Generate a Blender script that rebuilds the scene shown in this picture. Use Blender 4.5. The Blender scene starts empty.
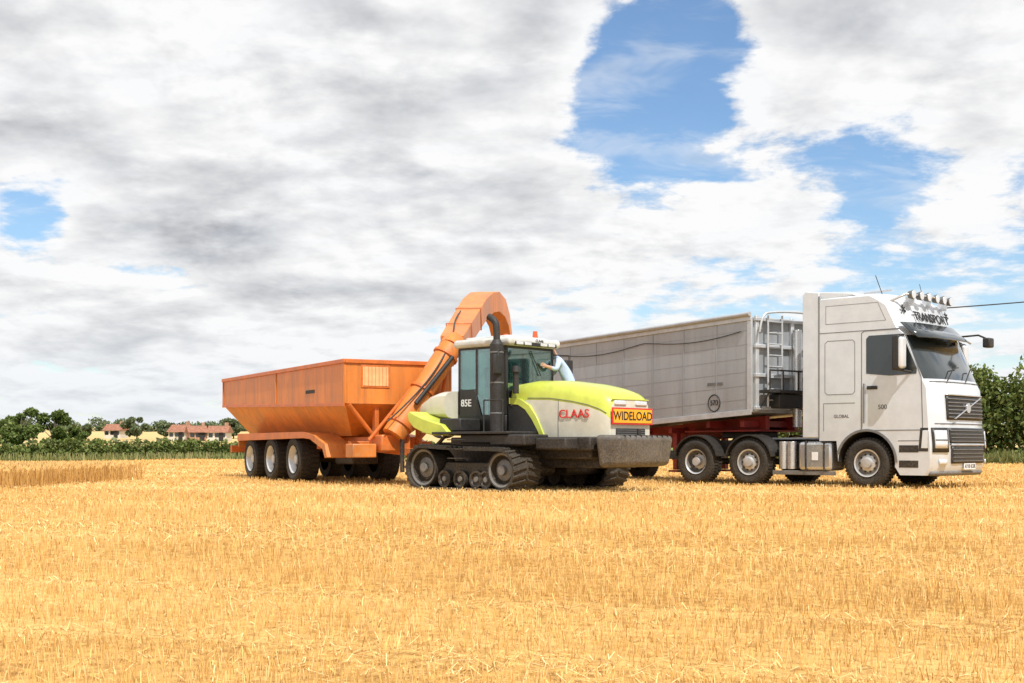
import bpy, math, random
import numpy as np
from mathutils import Vector, Matrix
random.seed(5); rng=np.random.default_rng(7)
S=bpy.context.scene
S.view_settings.view_transform='Standard'; S.view_settings.look='None'; S.view_settings.exposure=0
COL=S.collection
H_CAM=0.85
# ---------------------------------------------------------------- materials
def nn(nt,t,**k):
    n=nt.nodes.new(t)
    for a,b in k.items(): setattr(n,a,b)
    return n
def mth(nt,op,a,b=None,c=None,clamp=False):
    n=nt.nodes.new('ShaderNodeMath'); n.operation=op; n.use_clamp=clamp
    for i,v in enumerate((a,b,c)):
        if v is None: continue
        if isinstance(v,(int,float)): n.inputs[i].default_value=v
        else: nt.links.new(v,n.inputs[i])
    return n.outputs[0]
def mixc(nt,f,a,b,mode='MIX'):
    n=nt.nodes.new('ShaderNodeMix'); n.data_type='RGBA'; n.blend_type=mode
    for i,v in ((0,f),(6,a),(7,b)):
        if isinstance(v,(int,float)): n.inputs[i].default_value=v
        elif isinstance(v,tuple): n.inputs[i].default_value=(v[0],v[1],v[2],1)
        else: nt.links.new(v,n.inputs[i])
    return n.outputs[2]
def sstep(nt,v,a,b):
    n=nt.nodes.new('ShaderNodeMapRange'); n.interpolation_type='SMOOTHSTEP'
    n.inputs[1].default_value=a; n.inputs[2].default_value=b
    nt.links.new(v,n.inputs[0]); return n.outputs[0]
def noise(nt,vec,scale,detail=4,rough=0.55,dist=0.0):
    n=nt.nodes.new('ShaderNodeTexNoise'); n.inputs['Scale'].default_value=scale
    n.inputs['Detail'].default_value=detail; n.inputs['Roughness'].default_value=rough
    n.inputs['Distortion'].default_value=dist
    if vec is not None: nt.links.new(vec,n.inputs['Vector'])
    return n.outputs[0]
DUST=(0.42,0.30,0.16)
def mat(name,col,rough=0.5,metal=0.0,var=0.12,dust=0.12,coat=0.0,scale=3.0,bump=0.0,streak=False,stain=None,stf=.55):
    m=bpy.data.materials.new(name); m.use_nodes=True; nt=m.node_tree; b=nt.nodes['Principled BSDF']
    tc=nn(nt,'ShaderNodeTexCoord'); o=tc.outputs['Object']
    if streak:
        mp=nn(nt,'ShaderNodeMapping'); mp.inputs['Scale'].default_value=(1.6,1.6,0.35); nt.links.new(o,mp.inputs[0]); o2=mp.outputs[0]
    else: o2=o
    n1=noise(nt,o2,scale,4,0.6); n2=noise(nt,o,scale*9,2,0.6)
    f=mth(nt,'MULTIPLY',sstep(nt,n1,0.3,0.75),1.0)
    dark=tuple(c*(1-2*var) for c in col); lite=tuple(min(1,c*(1+var)) for c in col)
    c=mixc(nt,f,dark,lite)
    if stain:
        mp3=nn(nt,'ShaderNodeMapping'); mp3.inputs['Scale'].default_value=(7,7,.8); nt.links.new(o,mp3.inputs[0])
        c=mixc(nt,mth(nt,'MULTIPLY',sstep(nt,noise(nt,mp3.outputs[0],1.0,4,.65),.46,.72),stf),c,stain)
    g=nn(nt,'ShaderNodeNewGeometry'); sp=nn(nt,'ShaderNodeSeparateXYZ'); nt.links.new(g.outputs['Position'],sp.inputs[0])
    low=mth(nt,'SUBTRACT',1.0,sstep(nt,sp.outputs[2],0.1,1.5))
    d=mth(nt,'MULTIPLY',mth(nt,'ADD',mth(nt,'MULTIPLY',low,1.6),0.45),mth(nt,'MULTIPLY',sstep(nt,n2,0.3,0.8),dust*2),clamp=True)
    c=mixc(nt,d,c,DUST)
    nt.links.new(c,b.inputs['Base Color'])
    rr=mth(nt,'ADD',mth(nt,'MULTIPLY',n1,0.25),rough-0.12,clamp=True); nt.links.new(rr,b.inputs['Roughness'])
    b.inputs['Metallic'].default_value=metal
    if coat: b.inputs['Coat Weight'].default_value=coat; b.inputs['Coat Roughness'].default_value=0.12
    if bump:
        bp=nn(nt,'ShaderNodeBump'); bp.inputs['Strength'].default_value=bump; bp.inputs['Distance'].default_value=0.02
        nt.links.new(n2,bp.inputs['Height']); nt.links.new(bp.outputs[0],b.inputs['Normal'])
    return m
def attr_mat(name,c0,c1,c2=None,rough=0.8,trans=0.0):
    m=bpy.data.materials.new(name); m.use_nodes=True; nt=m.node_tree; b=nt.nodes['Principled BSDF']
    a=nn(nt,'ShaderNodeAttribute'); a.attribute_name='Col'
    sp=nn(nt,'ShaderNodeSeparateColor'); nt.links.new(a.outputs[0],sp.inputs[0])
    c=mixc(nt,sp.outputs[0],c0,c1)
    if c2: c=mixc(nt,sp.outputs[1],c,c2)
    nt.links.new(c,b.inputs['Base Color']); b.inputs['Roughness'].default_value=rough
    b.inputs['Specular IOR Level'].default_value=0.2
    if trans:
        t=nn(nt,'ShaderNodeBsdfTranslucent'); nt.links.new(c,t.inputs[0])
        mx=nn(nt,'ShaderNodeMixShader'); mx.inputs[0].default_value=trans
        nt.links.new(b.outputs[0],mx.inputs[1]); nt.links.new(t.outputs[0],mx.inputs[2])
        nt.links.new(mx.outputs[0],nt.nodes['Material Output'].inputs[0])
    return m
def glass(name,tint,k):
    m=bpy.data.materials.new(name); m.use_nodes=True; nt=m.node_tree
    t=nn(nt,'ShaderNodeBsdfTransparent'); t.inputs[0].default_value=(*tint,1)
    g=nn(nt,'ShaderNodeBsdfGlossy'); g.inputs['Roughness'].default_value=0.03; g.inputs[0].default_value=(.9,.95,.95,1)
    lw=nn(nt,'ShaderNodeLayerWeight'); lw.inputs[0].default_value=0.35
    mx=nn(nt,'ShaderNodeMixShader'); nt.links.new(mth(nt,'ADD',mth(nt,'MULTIPLY',lw.outputs[0],0.6),k,clamp=True),mx.inputs[0])
    nt.links.new(t.outputs[0],mx.inputs[1]); nt.links.new(g.outputs[0],mx.inputs[2])
    nt.links.new(mx.outputs[0],nt.nodes['Material Output'].inputs[0]); return m
M={}
M['silver']=mat('silver_paint',(.64,.67,.70),.32,.20,.04,.02,.7)
M['silver2']=mat('silver_plastic',(.42,.44,.47),.5,.1,.06,.08)
M['alu']=mat('trailer_aluminium',(.41,.44,.465),.42,.4,.06,.04,streak=True,scale=.9,stain=(.30,.31,.32),stf=.4)
M['alu_l']=mat('aluminium_trim',(.58,.61,.64),.42,.4,.08,.06)
M['chrome']=mat('chrome',(.62,.64,.66),.25,.7,.05,.08)
M['rim']=mat('wheel_rim',(.60,.62,.64),.35,.4,.08,.10)
M['black']=mat('black_plastic',(.018,.019,.020),.5,0,.15,.04)
M['dark']=mat('dark_metal',(.026,.026,.028),.6,.2,.2,.06)
M['rubber']=mat('tyre_rubber',(.016,.016,.016),.85,0,.2,.05,bump=.4,scale=5)
M['track']=mat('track_rubber',(.021,.020,.019),.85,0,.25,.06,bump=.5,scale=5)
M['red']=mat('chassis_red',(.27,.018,.018),.5,0,.15,.06)
M['orange']=mat('orange_paint',(.68,.21,.030),.5,0,.12,.14,.15,scale=1.2,streak=True,stain=(.36,.125,.035),stf=.6)
M['orange_d']=mat('orange_chassis',(.62,.15,.02),.5,0,.12,.12,.2)
M['lime']=mat('lime_paint',(.53,.60,.075),.4,0,.07,.07,.4)
M['cream']=mat('cream_paint',(.60,.585,.48),.42,0,.06,.12,.4)
M['white']=mat('white_roof',(.58,.59,.57),.5,0,.10,.12)
M['weight']=mat('weight_grey',(.095,.093,.088),.6,.1,.2,.12,bump=.3)
M['glassd']=mat('dark_glass',(.018,.026,.028),.12,0,.1,.01,1.0)
M['glass']=glass('cab_glass',(.62,.78,.74),.10)
M['lamp']=mat('lamp_lens',(.70,.73,.76),.15,.3,.05,.02,1.0)
M['amber']=mat('beacon_lens',(.75,.10,.02),.3,0,.05,.02,.6)
M['redt']=mat('red_lettering',(.62,.02,.02),.45,0,.02,.02)
M['wl']=mat('sign_amber',(.85,.40,.02),.5,0,.03,.02)
M['blackt']=mat('black_lettering',(.015,.015,.015),.6,0,.02,.01)
M['whitet']=mat('white_lettering',(.75,.75,.75),.6,0,.02,.01)
M['grain']=mat('grain',(.55,.36,.14),.9,0,.2,.0,bump=.8,scale=12)
M['seam']=mat('panel_seam',(.12,.125,.13),.6,0,.05,.03)
M['grey']=mat('mid_grey',(.15,.155,.16),.55,.1,.1,.08)
M['joint']=mat('plank_joint',(.29,.305,.32),.6,.2,.1,.05)
# ---------------------------------------------------------------- geometry helpers
def empty(name,loc,th):
    e=bpy.data.objects.new(name,None); e.location=loc; e.rotation_euler=(0,0,-math.radians(th)); COL.objects.link(e); return e
def finish(name,me,mats,parent=None,bev=0,smooth=False,seg=2):
    for m in (mats if isinstance(mats,(list,tuple)) else [mats]): me.materials.append(M[m] if isinstance(m,str) else m)
    if smooth:
        me.polygons.foreach_set('use_smooth',[True]*len(me.polygons)); me.set_sharp_from_angle(angle=math.radians(38))
    o=bpy.data.objects.new(name,me); COL.objects.link(o)
    if parent: o.parent=parent
    if bev:
        b=o.modifiers.new('b','BEVEL'); b.width=bev; b.segments=seg; b.limit_method='ANGLE'; b.angle_limit=0.6
        me.polygons.foreach_set('use_smooth',[True]*len(me.polygons)); me.set_sharp_from_angle(angle=math.radians(38))
    return o
def mesh(name,V,F,mats,parent=None,bev=0,smooth=False,mi=None,seg=2):
    me=bpy.data.meshes.new(name); me.from_pydata([tuple(v) for v in V],[],F); me.update()
    import bmesh
    bm=bmesh.new(); bm.from_mesh(me); bmesh.ops.recalc_face_normals(bm,faces=bm.faces); bm.to_mesh(me); bm.free()
    o=finish(name,me,mats,parent,bev,smooth,seg)
    if mi: me.polygons.foreach_set('material_index',mi)
    return o
def hexa(p,name,m,P,bev=.01,seg=2):
    return mesh(name,P,[(0,3,2,1),(4,5,6,7),(0,1,5,4),(1,2,6,5),(2,3,7,6),(3,0,4,7)],m,p,bev,seg=seg)
def box(p,name,m,x,y,z,bev=.01,seg=2):
    return hexa(p,name,m,[(x[0],y[0],z[0]),(x[1],y[0],z[0]),(x[1],y[1],z[0]),(x[0],y[1],z[0]),(x[0],y[0],z[1]),(x[1],y[0],z[1]),(x[1],y[1],z[1]),(x[0],y[1],z[1])],bev,seg)
def prism(p,name,m,pts,a,b,axis='y',bev=.006):
    n=len(pts)
    if axis=='y': V=[(q[0],a,q[1]) for q in pts]+[(q[0],b,q[1]) for q in pts]
    elif axis=='x': V=[(a,q[0],q[1]) for q in pts]+[(b,q[0],q[1]) for q in pts]
    else: V=[(q[0],q[1],a) for q in pts]+[(q[0],q[1],b) for q in pts]
    F=[tuple(range(n)),tuple(range(2*n-1,n-1,-1))]+[(i,(i+1)%n,n+(i+1)%n,n+i) for i in range(n)]
    return mesh(name,V,F,m,p,bev)
def tube(p,name,m,pts,r,cyc=False,poly=True,res=3):
    c=bpy.data.curves.new(name,'CURVE'); c.dimensions='3D'; c.bevel_depth=r; c.bevel_resolution=res; c.use_fill_caps=True
    s=c.splines.new('POLY' if poly else 'NURBS'); s.points.add(len(pts)-1)
    for q,pt in zip(s.points,pts): q.co=(*pt,1)
    s.use_cyclic_u=cyc
    if not poly: s.order_u=3; s.use_endpoint_u=True
    c.materials.append(M[m] if isinstance(m,str) else m); o=bpy.data.objects.new(name,c); COL.objects.link(o); o.parent=p; return o
def cyl(p,name,m,c,r,h,axis='z',seg=28,r2=None,bev=0.005):
    r2=r if r2 is None else r2; V=[];F=[]
    for k,(rr,t) in enumerate(((r,0),(r2,h))):
        for i in range(seg):
            a=2*math.pi*i/seg; u,v=rr*math.cos(a),rr*math.sin(a)
            d={'z':(u,v,t),'y':(u,t,v),'x':(t,u,v)}[axis]; V.append((c[0]+d[0],c[1]+d[1],c[2]+d[2]))
    F=[tuple(range(seg)),tuple(range(2*seg-1,seg-1,-1))]+[(i,(i+1)%seg,seg+(i+1)%seg,seg+i) for i in range(seg)]
    return mesh(name,V,F,m,p,bev,True)
def text(p,name,m,s,loc,rot,size,ext=.004,align='CENTER',sx=1,off=.012):
    c=bpy.data.curves.new(name,'FONT'); c.body=s; c.size=size; c.extrude=ext; c.align_x=align; c.align_y='CENTER'; c.offset=size*off
    c.materials.append(M[m]); o=bpy.data.objects.new(name,c); COL.objects.link(o); o.parent=p; o.location=loc; o.rotation_euler=rot; o.scale=(sx,1,1); return o
RS=(math.radians(90),0,0)
RF=(math.radians(90),0,math.radians(90))
def lathe(p,name,prof,c,mats,mi,seg=40,flip=False,holes=None):
    V=[];F=[];I=[]; n=len(prof)
    for i in range(seg):
        a=2*math.pi*i/seg
        for r,y in prof: V.append((c[0]+r*math.cos(a),c[1]+(-y if flip else y),c[2]+r*math.sin(a)))
    for i in range(seg):
        j=(i+1)%seg
        for k in range(n-1): F.append((i*n+k,i*n+k+1,j*n+k+1,j*n+k)); I.append(mi[k])
    if holes:
        hr,rr,hy,cnt=holes
        for q in range(cnt):
            a0=2*math.pi*q/cnt; b=len(V); cx=rr*math.cos(a0); cz=rr*math.sin(a0)
            for i in range(10):
                a=2*math.pi*i/10; V.append((c[0]+cx+hr*math.cos(a),c[1]+(-hy if flip else hy),c[2]+cz+hr*math.sin(a)))
            F.append(tuple(range(b,b+10))); I.append(0)
    me=bpy.data.meshes.new(name); me.from_pydata(V,[],F); me.update()
    o=finish(name,me,mats,p,0,True); me.polygons.foreach_set('material_index',I)
    return o
def treads(p,name,c,R,y0,y1,n=44,m='rubber',h=.018,duty=.6):
    V=[];F=[]
    for i in range(n):
        a0=2*math.pi*i/n; a1=a0+2*math.pi/n*duty
        for (ya,yb,sh) in ((y0,(y0+y1)/2-.01,0),((y0+y1)/2+.01,y1,math.pi/n)):
            b=len(V)
            for a,r in ((a0+sh,R-.02),(a1+sh,R-.02),(a1+sh,R+h),(a0+sh,R+h)):
                for y in (ya,yb): V.append((c[0]+r*math.cos(a),y+c[1],c[2]+r*math.sin(a)))
            F+=[(b,b+2,b+3,b+1),(b+2,b+4,b+5,b+3),(b+4,b+6,b+7,b+5),(b+6,b,b+1,b+7),(b,b+6,b+4,b+2),(b+1,b+3,b+5,b+7)]
    return mesh(name,V,F,m,p)
def wheel(p,name,x,y,R=.5,W=.3,far=False,deep=False,rimc='rim',rf=.56):
    r=R*rf
    if deep: d=[(0,.0),(.09,.0),(.10,.13),(.17,.15),(r*.84,.15),(r*.9,.02),(r,-.005)]
    else:    d=[(0,-.035),(.09,-.03),(.11,.03),(.17,.045),(r*.80,.055),(r*.9,.0),(r,-.01)]
    prof=d+[(r+.012,.012),(R*.78,-.025),(R*.9,-.012),(R*.975,.015),(R,.05),(R,W-.05),(R*.97,W-.01),(R*.8,W+.01),(r,W)]
    mi=[1,1,1,2,2,1]+[0]*9
    h=(.026,r*.62,(.148 if deep else .042),10)
    lathe(p,name,prof,(x,y,R),['rubber',rimc,'grey'],mi,44,far,h)
    treads(p,name+'_tread',(x,(y-W if far else y),R),R,.03,W-.03)
# ---------------------------------------------------------------- terrain
def ss(t): t=np.clip(t,0,1); return t*t*(3-2*t)
def tz(x,y):
    x=np.asarray(x,float); y=np.asarray(y,float)
    z=-0.65*ss((20.5-y)/15.0)
    z=z+9.0*ss((y-110)/420.0)+0.03*np.sin(x*.35+1)*np.sin(y*.27)*ss((y-34)/20)
    return z
xs=np.concatenate([-np.geomspace(3000,62,26),np.arange(-60,61,2.0),np.geomspace(62,3000,26)])
ys=np.concatenate([[-400,-200,-100,-50,-25,-10],np.arange(-4,100,1.5),np.geomspace(101,700,64),np.geomspace(750,5000,12)])
GX,GY=np.meshgrid(xs,ys); GZ=tz(GX,GY)
V=np.stack([GX,GY,GZ],-1).reshape(-1,3); nx=len(xs); ny=len(ys)
F=[(j*nx+i,j*nx+i+1,(j+1)*nx+i+1,(j+1)*nx+i) for j in range(ny-1) for i in range(nx-1)]
ROWA=-14
gm=bpy.data.materials.new('stubble_ground'); gm.use_nodes=True; nt=gm.node_tree; b=nt.nodes['Principled BSDF']; b.inputs['Roughness'].default_value=.95
b.inputs['Specular IOR Level'].default_value=.1
g=nn(nt,'ShaderNodeNewGeometry'); P=g.outputs['Position']; sp=nn(nt,'ShaderNodeSeparateXYZ'); nt.links.new(P,sp.inputs[0])
mp=nn(nt,'ShaderNodeMapping'); mp.inputs['Rotation'].default_value=(0,0,math.radians(-ROWA)); nt.links.new(P,mp.inputs[0])
mp2=nn(nt,'ShaderNodeMapping'); mp2.inputs['Scale'].default_value=(.08,.40,1); nt.links.new(mp.outputs[0],mp2.inputs[0])
c=mixc(nt,sstep(nt,noise(nt,P,9,5,.7),.3,.7),(.29,.145,.04),(.68,.41,.13))  # dark tone is soil plus the shade between stalks, put into the colour
c=mixc(nt,mth(nt,'MULTIPLY',sstep(nt,noise(nt,mp2.outputs[0],1,5,.65),.40,.66),.6),c,(.78,.53,.21))
c=mixc(nt,mth(nt,'MULTIPLY',sstep(nt,noise(nt,P,.16,3,.6),.5,.68),.3),c,(.44,.23,.06))
far=sstep(nt,sp.outputs[1],84,88)
gr=mixc(nt,noise(nt,P,.05,4),(.10,.16,.035),(.20,.24,.06))
c=mixc(nt,far,c,gr)
far2=sstep(nt,sp.outputs[1],185,188)
c=mixc(nt,far2,c,mixc(nt,noise(nt,P,.02,3),(.52,.36,.15),(.62,.46,.22)))
far3=sstep(nt,sp.outputs[1],520,530)
c=mixc(nt,far3,c,(.13,.17,.08))
nt.links.new(c,b.inputs['Base Color'])
bp=nn(nt,'ShaderNodeBump'); bp.inputs['Strength'].default_value=.8; bp.inputs['Distance'].default_value=.05
nt.links.new(noise(nt,P,14,4,.7),bp.inputs['Height']); nt.links.new(bp.outputs[0],b.inputs['Normal'])
me=bpy.data.meshes.new('ground'); me.from_pydata(V.tolist(),[],F); me.update(); go=finish('ground',me,[gm]); me.polygons.foreach_set('use_smooth',[True]*len(F))
# ---------------------------------------------------------------- bulk polygons
def bulk(name,V,k,cols,m,parent=None):
    N=V.shape[0]; me=bpy.data.meshes.new(name)
    me.vertices.add(N*k); me.vertices.foreach_set('co',V.reshape(-1).astype(np.float32))
    me.loops.add(N*k); me.loops.foreach_set('vertex_index',np.arange(N*k,dtype=np.int32))
    me.polygons.add(N); me.polygons.foreach_set('loop_start',np.arange(0,N*k,k,dtype=np.int32))
    try: me.polygons.foreach_set('loop_total',np.full(N,k,dtype=np.int32))
    except Exception: pass
    me.update(calc_edges=True)
    a=me.color_attributes.new('Col','FLOAT_COLOR','POINT')
    cc=np.repeat(np.concatenate([cols,np.zeros((N,4-cols.shape[1]))],1),k,axis=0).astype(np.float32)
    a.data.foreach_set('color',cc.reshape(-1)); me.materials.append(m)
    o=bpy.data.objects.new(name,me); COL.objects.link(o)
    if parent: o.parent=parent
    return o
straw=attr_mat('straw',(.41,.21,.052),(.85,.56,.195),(.90,.71,.38),.7)
rowd=np.array([math.cos(math.radians(ROWA)),math.sin(math.radians(ROWA))]); rowp=np.array([-rowd[1],rowd[0]])
KW=rng.normal(size=(16,2))*np.array([.32,.62]); PH=rng.uniform(0,6.28,16)
KW2=rng.normal(size=(16,2))*np.array([1.6,3.0]); PH2=rng.uniform(0,6.28,16)
def lown(t,s):
    r=np.zeros_like(t)
    for k,p in zip(KW,PH): r+=np.sin(k[0]*t+k[1]*s+p)
    q=np.zeros_like(t)
    for k,p in zip(KW2,PH2): q+=np.sin(k[0]*t+k[1]*s+p)
    return r/6.0+q/7.5
def tram(t,s):
    # pairs of flattened wheelings every 9 m along the drill direction, plus a pale chaff row between
    m=(s+.25*np.sin(t*.12)+2.0)%9.0
    w=np.maximum(np.exp(-((m-1.0)/.22)**2),np.exp(-((m-3.0)/.22)**2))
    ch=np.exp(-((m-6.4)/.75)**2)
    return w,ch
bl=[];bc=[]
def blades(y0,y1,dens,w,h,sp_=.17,jit=.015):
    Wd=.46*y1+2; n=int((y1-y0)*2*Wd*dens); x=rng.uniform(-Wd,Wd,n); y=rng.uniform(y0,y1,n)
    k=np.abs(x)<.46*y+2; x=x[k];y=y[k]; n=len(x)
    t=x*rowd[0]+y*rowd[1]; s=x*rowp[0]+y*rowp[1]
    t=np.round(t/.05+.5*rng.normal(size=n))*.05+rng.normal(0,.008,n)
    s=np.round(s/sp_)*sp_+rng.normal(0,jit,n)+.03*np.sin(t*.8)
    f=lown(t,s); tw,ch=tram(t,s)
    x=t*rowd[0]+s*rowp[0]; y=t*rowd[1]+s*rowp[1]
    z=tz(x,y); a=rng.uniform(0,math.pi,n); ww=w*rng.uniform(.6,1.3,n)
    hh=h*rng.uniform(.55,1.15,n)*np.clip(1+.25*f,.35,1.6)*(1-.6*tw)*(1-.2*ch)
    tl=rng.normal(0,.17,(n,2))*hh[:,None]*(1+3*tw[:,None])
    dx=np.cos(a)*ww/2; dy=np.sin(a)*ww/2
    Q=np.zeros((n,4,3))
    Q[:,0]=np.stack([x-dx,y-dy,z-.01],1); Q[:,1]=np.stack([x+dx,y+dy,z-.01],1)
    Q[:,2]=np.stack([x+dx*.8+tl[:,0],y+dy*.8+tl[:,1],z+hh],1); Q[:,3]=np.stack([x-dx*.8+tl[:,0],y-dy*.8+tl[:,1],z+hh],1)
    v=np.clip(rng.normal(.54,.24,n)-.13*f+.22*ch-.1*tw,0,1)
    bl.append(Q); bc.append(np.stack([v,np.clip(rng.uniform(-.8,.7,n)-.12*f+.3*ch,0,1)*.8,v],1))
blades(6,13,560,.006,.10)
blades(13,22,280,.0085,.088)
blades(22,36,110,.013,.066)
blades(36,55,38,.022,.072)
blades(55,84,13,.04,.08)
def litter(y0,y1,dens,w,L):
    Wd=.46*y1+2; n=int((y1-y0)*2*Wd*dens); x=rng.uniform(-Wd,Wd,n); y=rng.uniform(y0,y1,n); k=np.abs(x)<.46*y+2; x=x[k];y=y[k]
    t=x*rowd[0]+y*rowd[1]; s=x*rowp[0]+y*rowp[1]; f=lown(t,s); tw,ch=tram(t,s)
    k=rng.uniform(0,1,len(x))<np.clip(.28-.35*f+.55*ch+.2*tw,.04,1); x=x[k];y=y[k]; n=len(x)
    z=tz(x,y)+rng.uniform(.005,.06,n); a=rng.uniform(0,2*math.pi,n); l=L*rng.uniform(.4,1.2,n)/2; dz=rng.normal(0,.18,n)*l
    ux=np.cos(a);uy=np.sin(a); Q=np.zeros((n,4,3))
    for i,(su,sv) in enumerate(((-1,-1),(1,-1),(1,1),(-1,1))):
        Q[:,i]=np.stack([x+su*l*ux-sv*w/2*uy,y+su*l*uy+sv*w/2*ux,z+su*dz],1)
    v=np.clip(rng.normal(.75,.2,n),0,1); bl.append(Q); bc.append(np.stack([v,np.clip(rng.uniform(-.3,.9,n),0,1),v],1))
litter(6,14,240,.006,.15); litter(14,28,120,.010,.2); litter(28,50,40,.02,.3)
bulk('stubble',np.concatenate(bl),4,np.concatenate(bc),straw)
n=18000; x=rng.uniform(-24,-9.75,n); y=rng.uniform(25.0,33,n); x=x+(y-30)*.03
z=tz(x,y); h=.42*rng.uniform(.85,1.08,n); a=rng.uniform(0,math.pi,n); w=.013
tl=rng.normal(0,.04,(n,2)); dx=np.cos(a)*w/2; dy=np.sin(a)*w/2
Q=np.zeros((n,4,3)); Q[:,0]=np.stack([x-dx,y-dy,z],1);Q[:,1]=np.stack([x+dx,y+dy,z],1);Q[:,2]=np.stack([x+dx+tl[:,0],y+dy+tl[:,1],z+h],1);Q[:,3]=np.stack([x-dx+tl[:,0],y-dy+tl[:,1],z+h],1)
E=np.zeros((n,4,3)); tx=x+tl[:,0]; ty=y+tl[:,1]; e=.02
E[:,0]=np.stack([tx-dx*.5,ty-dy*.5,z+h-.05],1);E[:,1]=np.stack([tx+e*np.cos(a),ty+e*np.sin(a),z+h-.01],1);E[:,2]=np.stack([tx+tl[:,0]*.5,ty,z+h+.05],1);E[:,3]=np.stack([tx-e*np.cos(a),ty-e*np.sin(a),z+h-.01],1)
v=np.clip(rng.normal(.2,.15,n),0,1); cc=np.stack([v,rng.uniform(0,.1,n),v],1); c2=np.stack([v+.4,rng.uniform(0,.4,n),v],1)
bulk('standing_crop',np.concatenate([Q,E]),4,np.concatenate([cc,c2]),straw)
# ---------------------------------------------------------------- foliage
leafm=attr_mat('foliage',(.040,.070,.015),(.17,.225,.055),(.24,.26,.09),.6,.25)
leafd=attr_mat('foliage_distant',(.07,.10,.05),(.16,.205,.095),(.22,.24,.13),.6,.2)  # distance haze mixed into these paler, bluer leaf colours
grassm=attr_mat('dry_grass',(.12,.17,.045),(.32,.34,.12),(.44,.40,.20),.8,.2)
bark=mat('bark',(.10,.075,.05),.9,0,.25,0,bump=.6)
def leaves(name,blobs,n,size,m,parent=None):
    C=np.array([b[:3] for b in blobs]); R=np.array([b[3:6] for b in blobs]); vol=R.prod(1); idx=rng.choice(len(blobs),n,p=vol**.7/(vol**.7).sum())
    d=rng.normal(size=(n,3)); d/=np.linalg.norm(d,axis=1)[:,None]; r=rng.uniform(.35,1.05,n)**.6
    cl=.82+.22*np.sin(d[:,0]*7+idx)*np.sin(d[:,1]*6+idx*2)*np.sin(d[:,2]*8+1)
    p=C[idx]+d*R[idx]*(r*cl)[:,None]
    a=rng.normal(size=(n,3)); a/=np.linalg.norm(a,axis=1)[:,None]; b_=np.cross(a,rng.normal(size=(n,3))); b_/=np.linalg.norm(b_,axis=1)[:,None]
    s=size*rng.uniform(.5,1.4,n)[:,None]; Q=np.stack([p-a*s,p-b_*s*.6,p+a*s,p+b_*s*.6],1)
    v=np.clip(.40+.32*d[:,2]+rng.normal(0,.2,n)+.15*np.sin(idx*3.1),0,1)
    return bulk(name,Q,4,np.stack([v,np.clip(rng.uniform(-1,.8,n),0,1),v],1),m,parent)
def tree(x,y,h,w,n=4200,m=leafm,size=.22):
    z=float(tz(x,y)); e=bpy.data.objects.new('broadleaf_tree',None); e.location=(x,y,z-.1); COL.objects.link(e)
    c=bpy.data.curves.new('trunk','CURVE'); c.dimensions='3D'; c.bevel_depth=h*.03; c.bevel_resolution=2
    s=c.splines.new('POLY'); s.points.add(3)
    for q,(pz,rr) in zip(s.points,((0,1.2),(h*.2,.9),(h*.45,.6),(h*.75,.25))): q.co=(random.uniform(-.1,.1),0,pz,1); q.radius=rr
    blobs=[]
    for i in range(13):
        a=random.uniform(0,6.28); r=random.uniform(.1,.34)*w; bz=h*random.uniform(.26,.86); k=1-abs(bz/h-.55)
        bx,by=r*math.cos(a)*k*1.4,r*math.sin(a)*k*1.4; br=w*random.uniform(.14,.24)
        blobs.append((bx,by,bz,br,br,br*.8))
        s=c.splines.new('POLY'); s.points.add(2)
        for q,(px,py,pz,rr) in zip(s.points,((0,0,h*random.uniform(.15,.4),.5),(bx*.5,by*.5,bz*.75,.3),(bx,by,bz,.1))): q.co=(px,py,pz,1); q.radius=rr
    c.materials.append(bark); o=bpy.data.objects.new('trunk_and_limbs',c); COL.objects.link(o); o.parent=e
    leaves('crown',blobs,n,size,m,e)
for (X,Y,h,w) in ((-64.8,165,6.6,5.4),(-61.6,168,5.6,4.6),(-68.6,172,5.2,4.8),(-74,170,6.5,5),(-59.0,170,3.8,3.2),(-66.5,166,4.4,4.2)):
    tree(X,Y,h,w)
for (X,Y,h,w) in ((-87,255,3.2,3.6),(-75,250,4.8,5.0),(-71,256,3.7,4.5),(-64,262,3.2,4.0),(-57.5,258,4.6,5)):
    tree(X,Y,h,w,2200,leafd,.3)
bb=[]
for i in range(170):
    X=rng.uniform(-400,400); Y=rng.uniform(505,540); r=rng.uniform(1.2,3.0)
    bb.append((X,Y,float(tz(X,Y))+r*.5+rng.uniform(0,.6),r*1.5,r,r))
for i in range(45):
    X=rng.uniform(-125,-70); Y=rng.uniform(330,350); r=rng.uniform(1.0,2.2); bb.append((X,Y,float(tz(X,Y))+r*.4,r*1.4,r,r))
for i in range(60):
    X=rng.uniform(-200,-60); Y=222+rng.uniform(-2,2)+.03*X; r=rng.uniform(.35,.65); bb.append((X,Y,float(tz(X,Y))+r*.4,r*2.2,r,r))
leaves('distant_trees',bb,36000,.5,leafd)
def hedge(name,pts,h,w,n,size,m,rag=.35):
    bb=[]
    for (a,b_) in zip(pts[:-1],pts[1:]):
        l=math.dist(a,b_); k=int(l/(h*.45))+1
        for i in range(k):
            t=(i+rng.uniform(-.4,.4))/k; X=a[0]+(b_[0]-a[0])*t; Y=a[1]+(b_[1]-a[1])*t; hh=h*rng.uniform(1-rag,1+rag*.4)
            z=float(tz(X,Y))
            bb.append((X,Y,z+hh*.5,h*.5,w,hh*.56)); bb.append((X+rng.uniform(-.5,.5),Y,z+hh*.85,h*.25,w*.5,hh*.22))
    return leaves(name,bb,n,size,m)
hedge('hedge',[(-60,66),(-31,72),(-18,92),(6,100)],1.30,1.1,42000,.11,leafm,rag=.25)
hedge('hedge',[(17,76),(23,68),(32,63),(56,59)],5.3,1.8,66000,.14,leafm,rag=.20)
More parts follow.
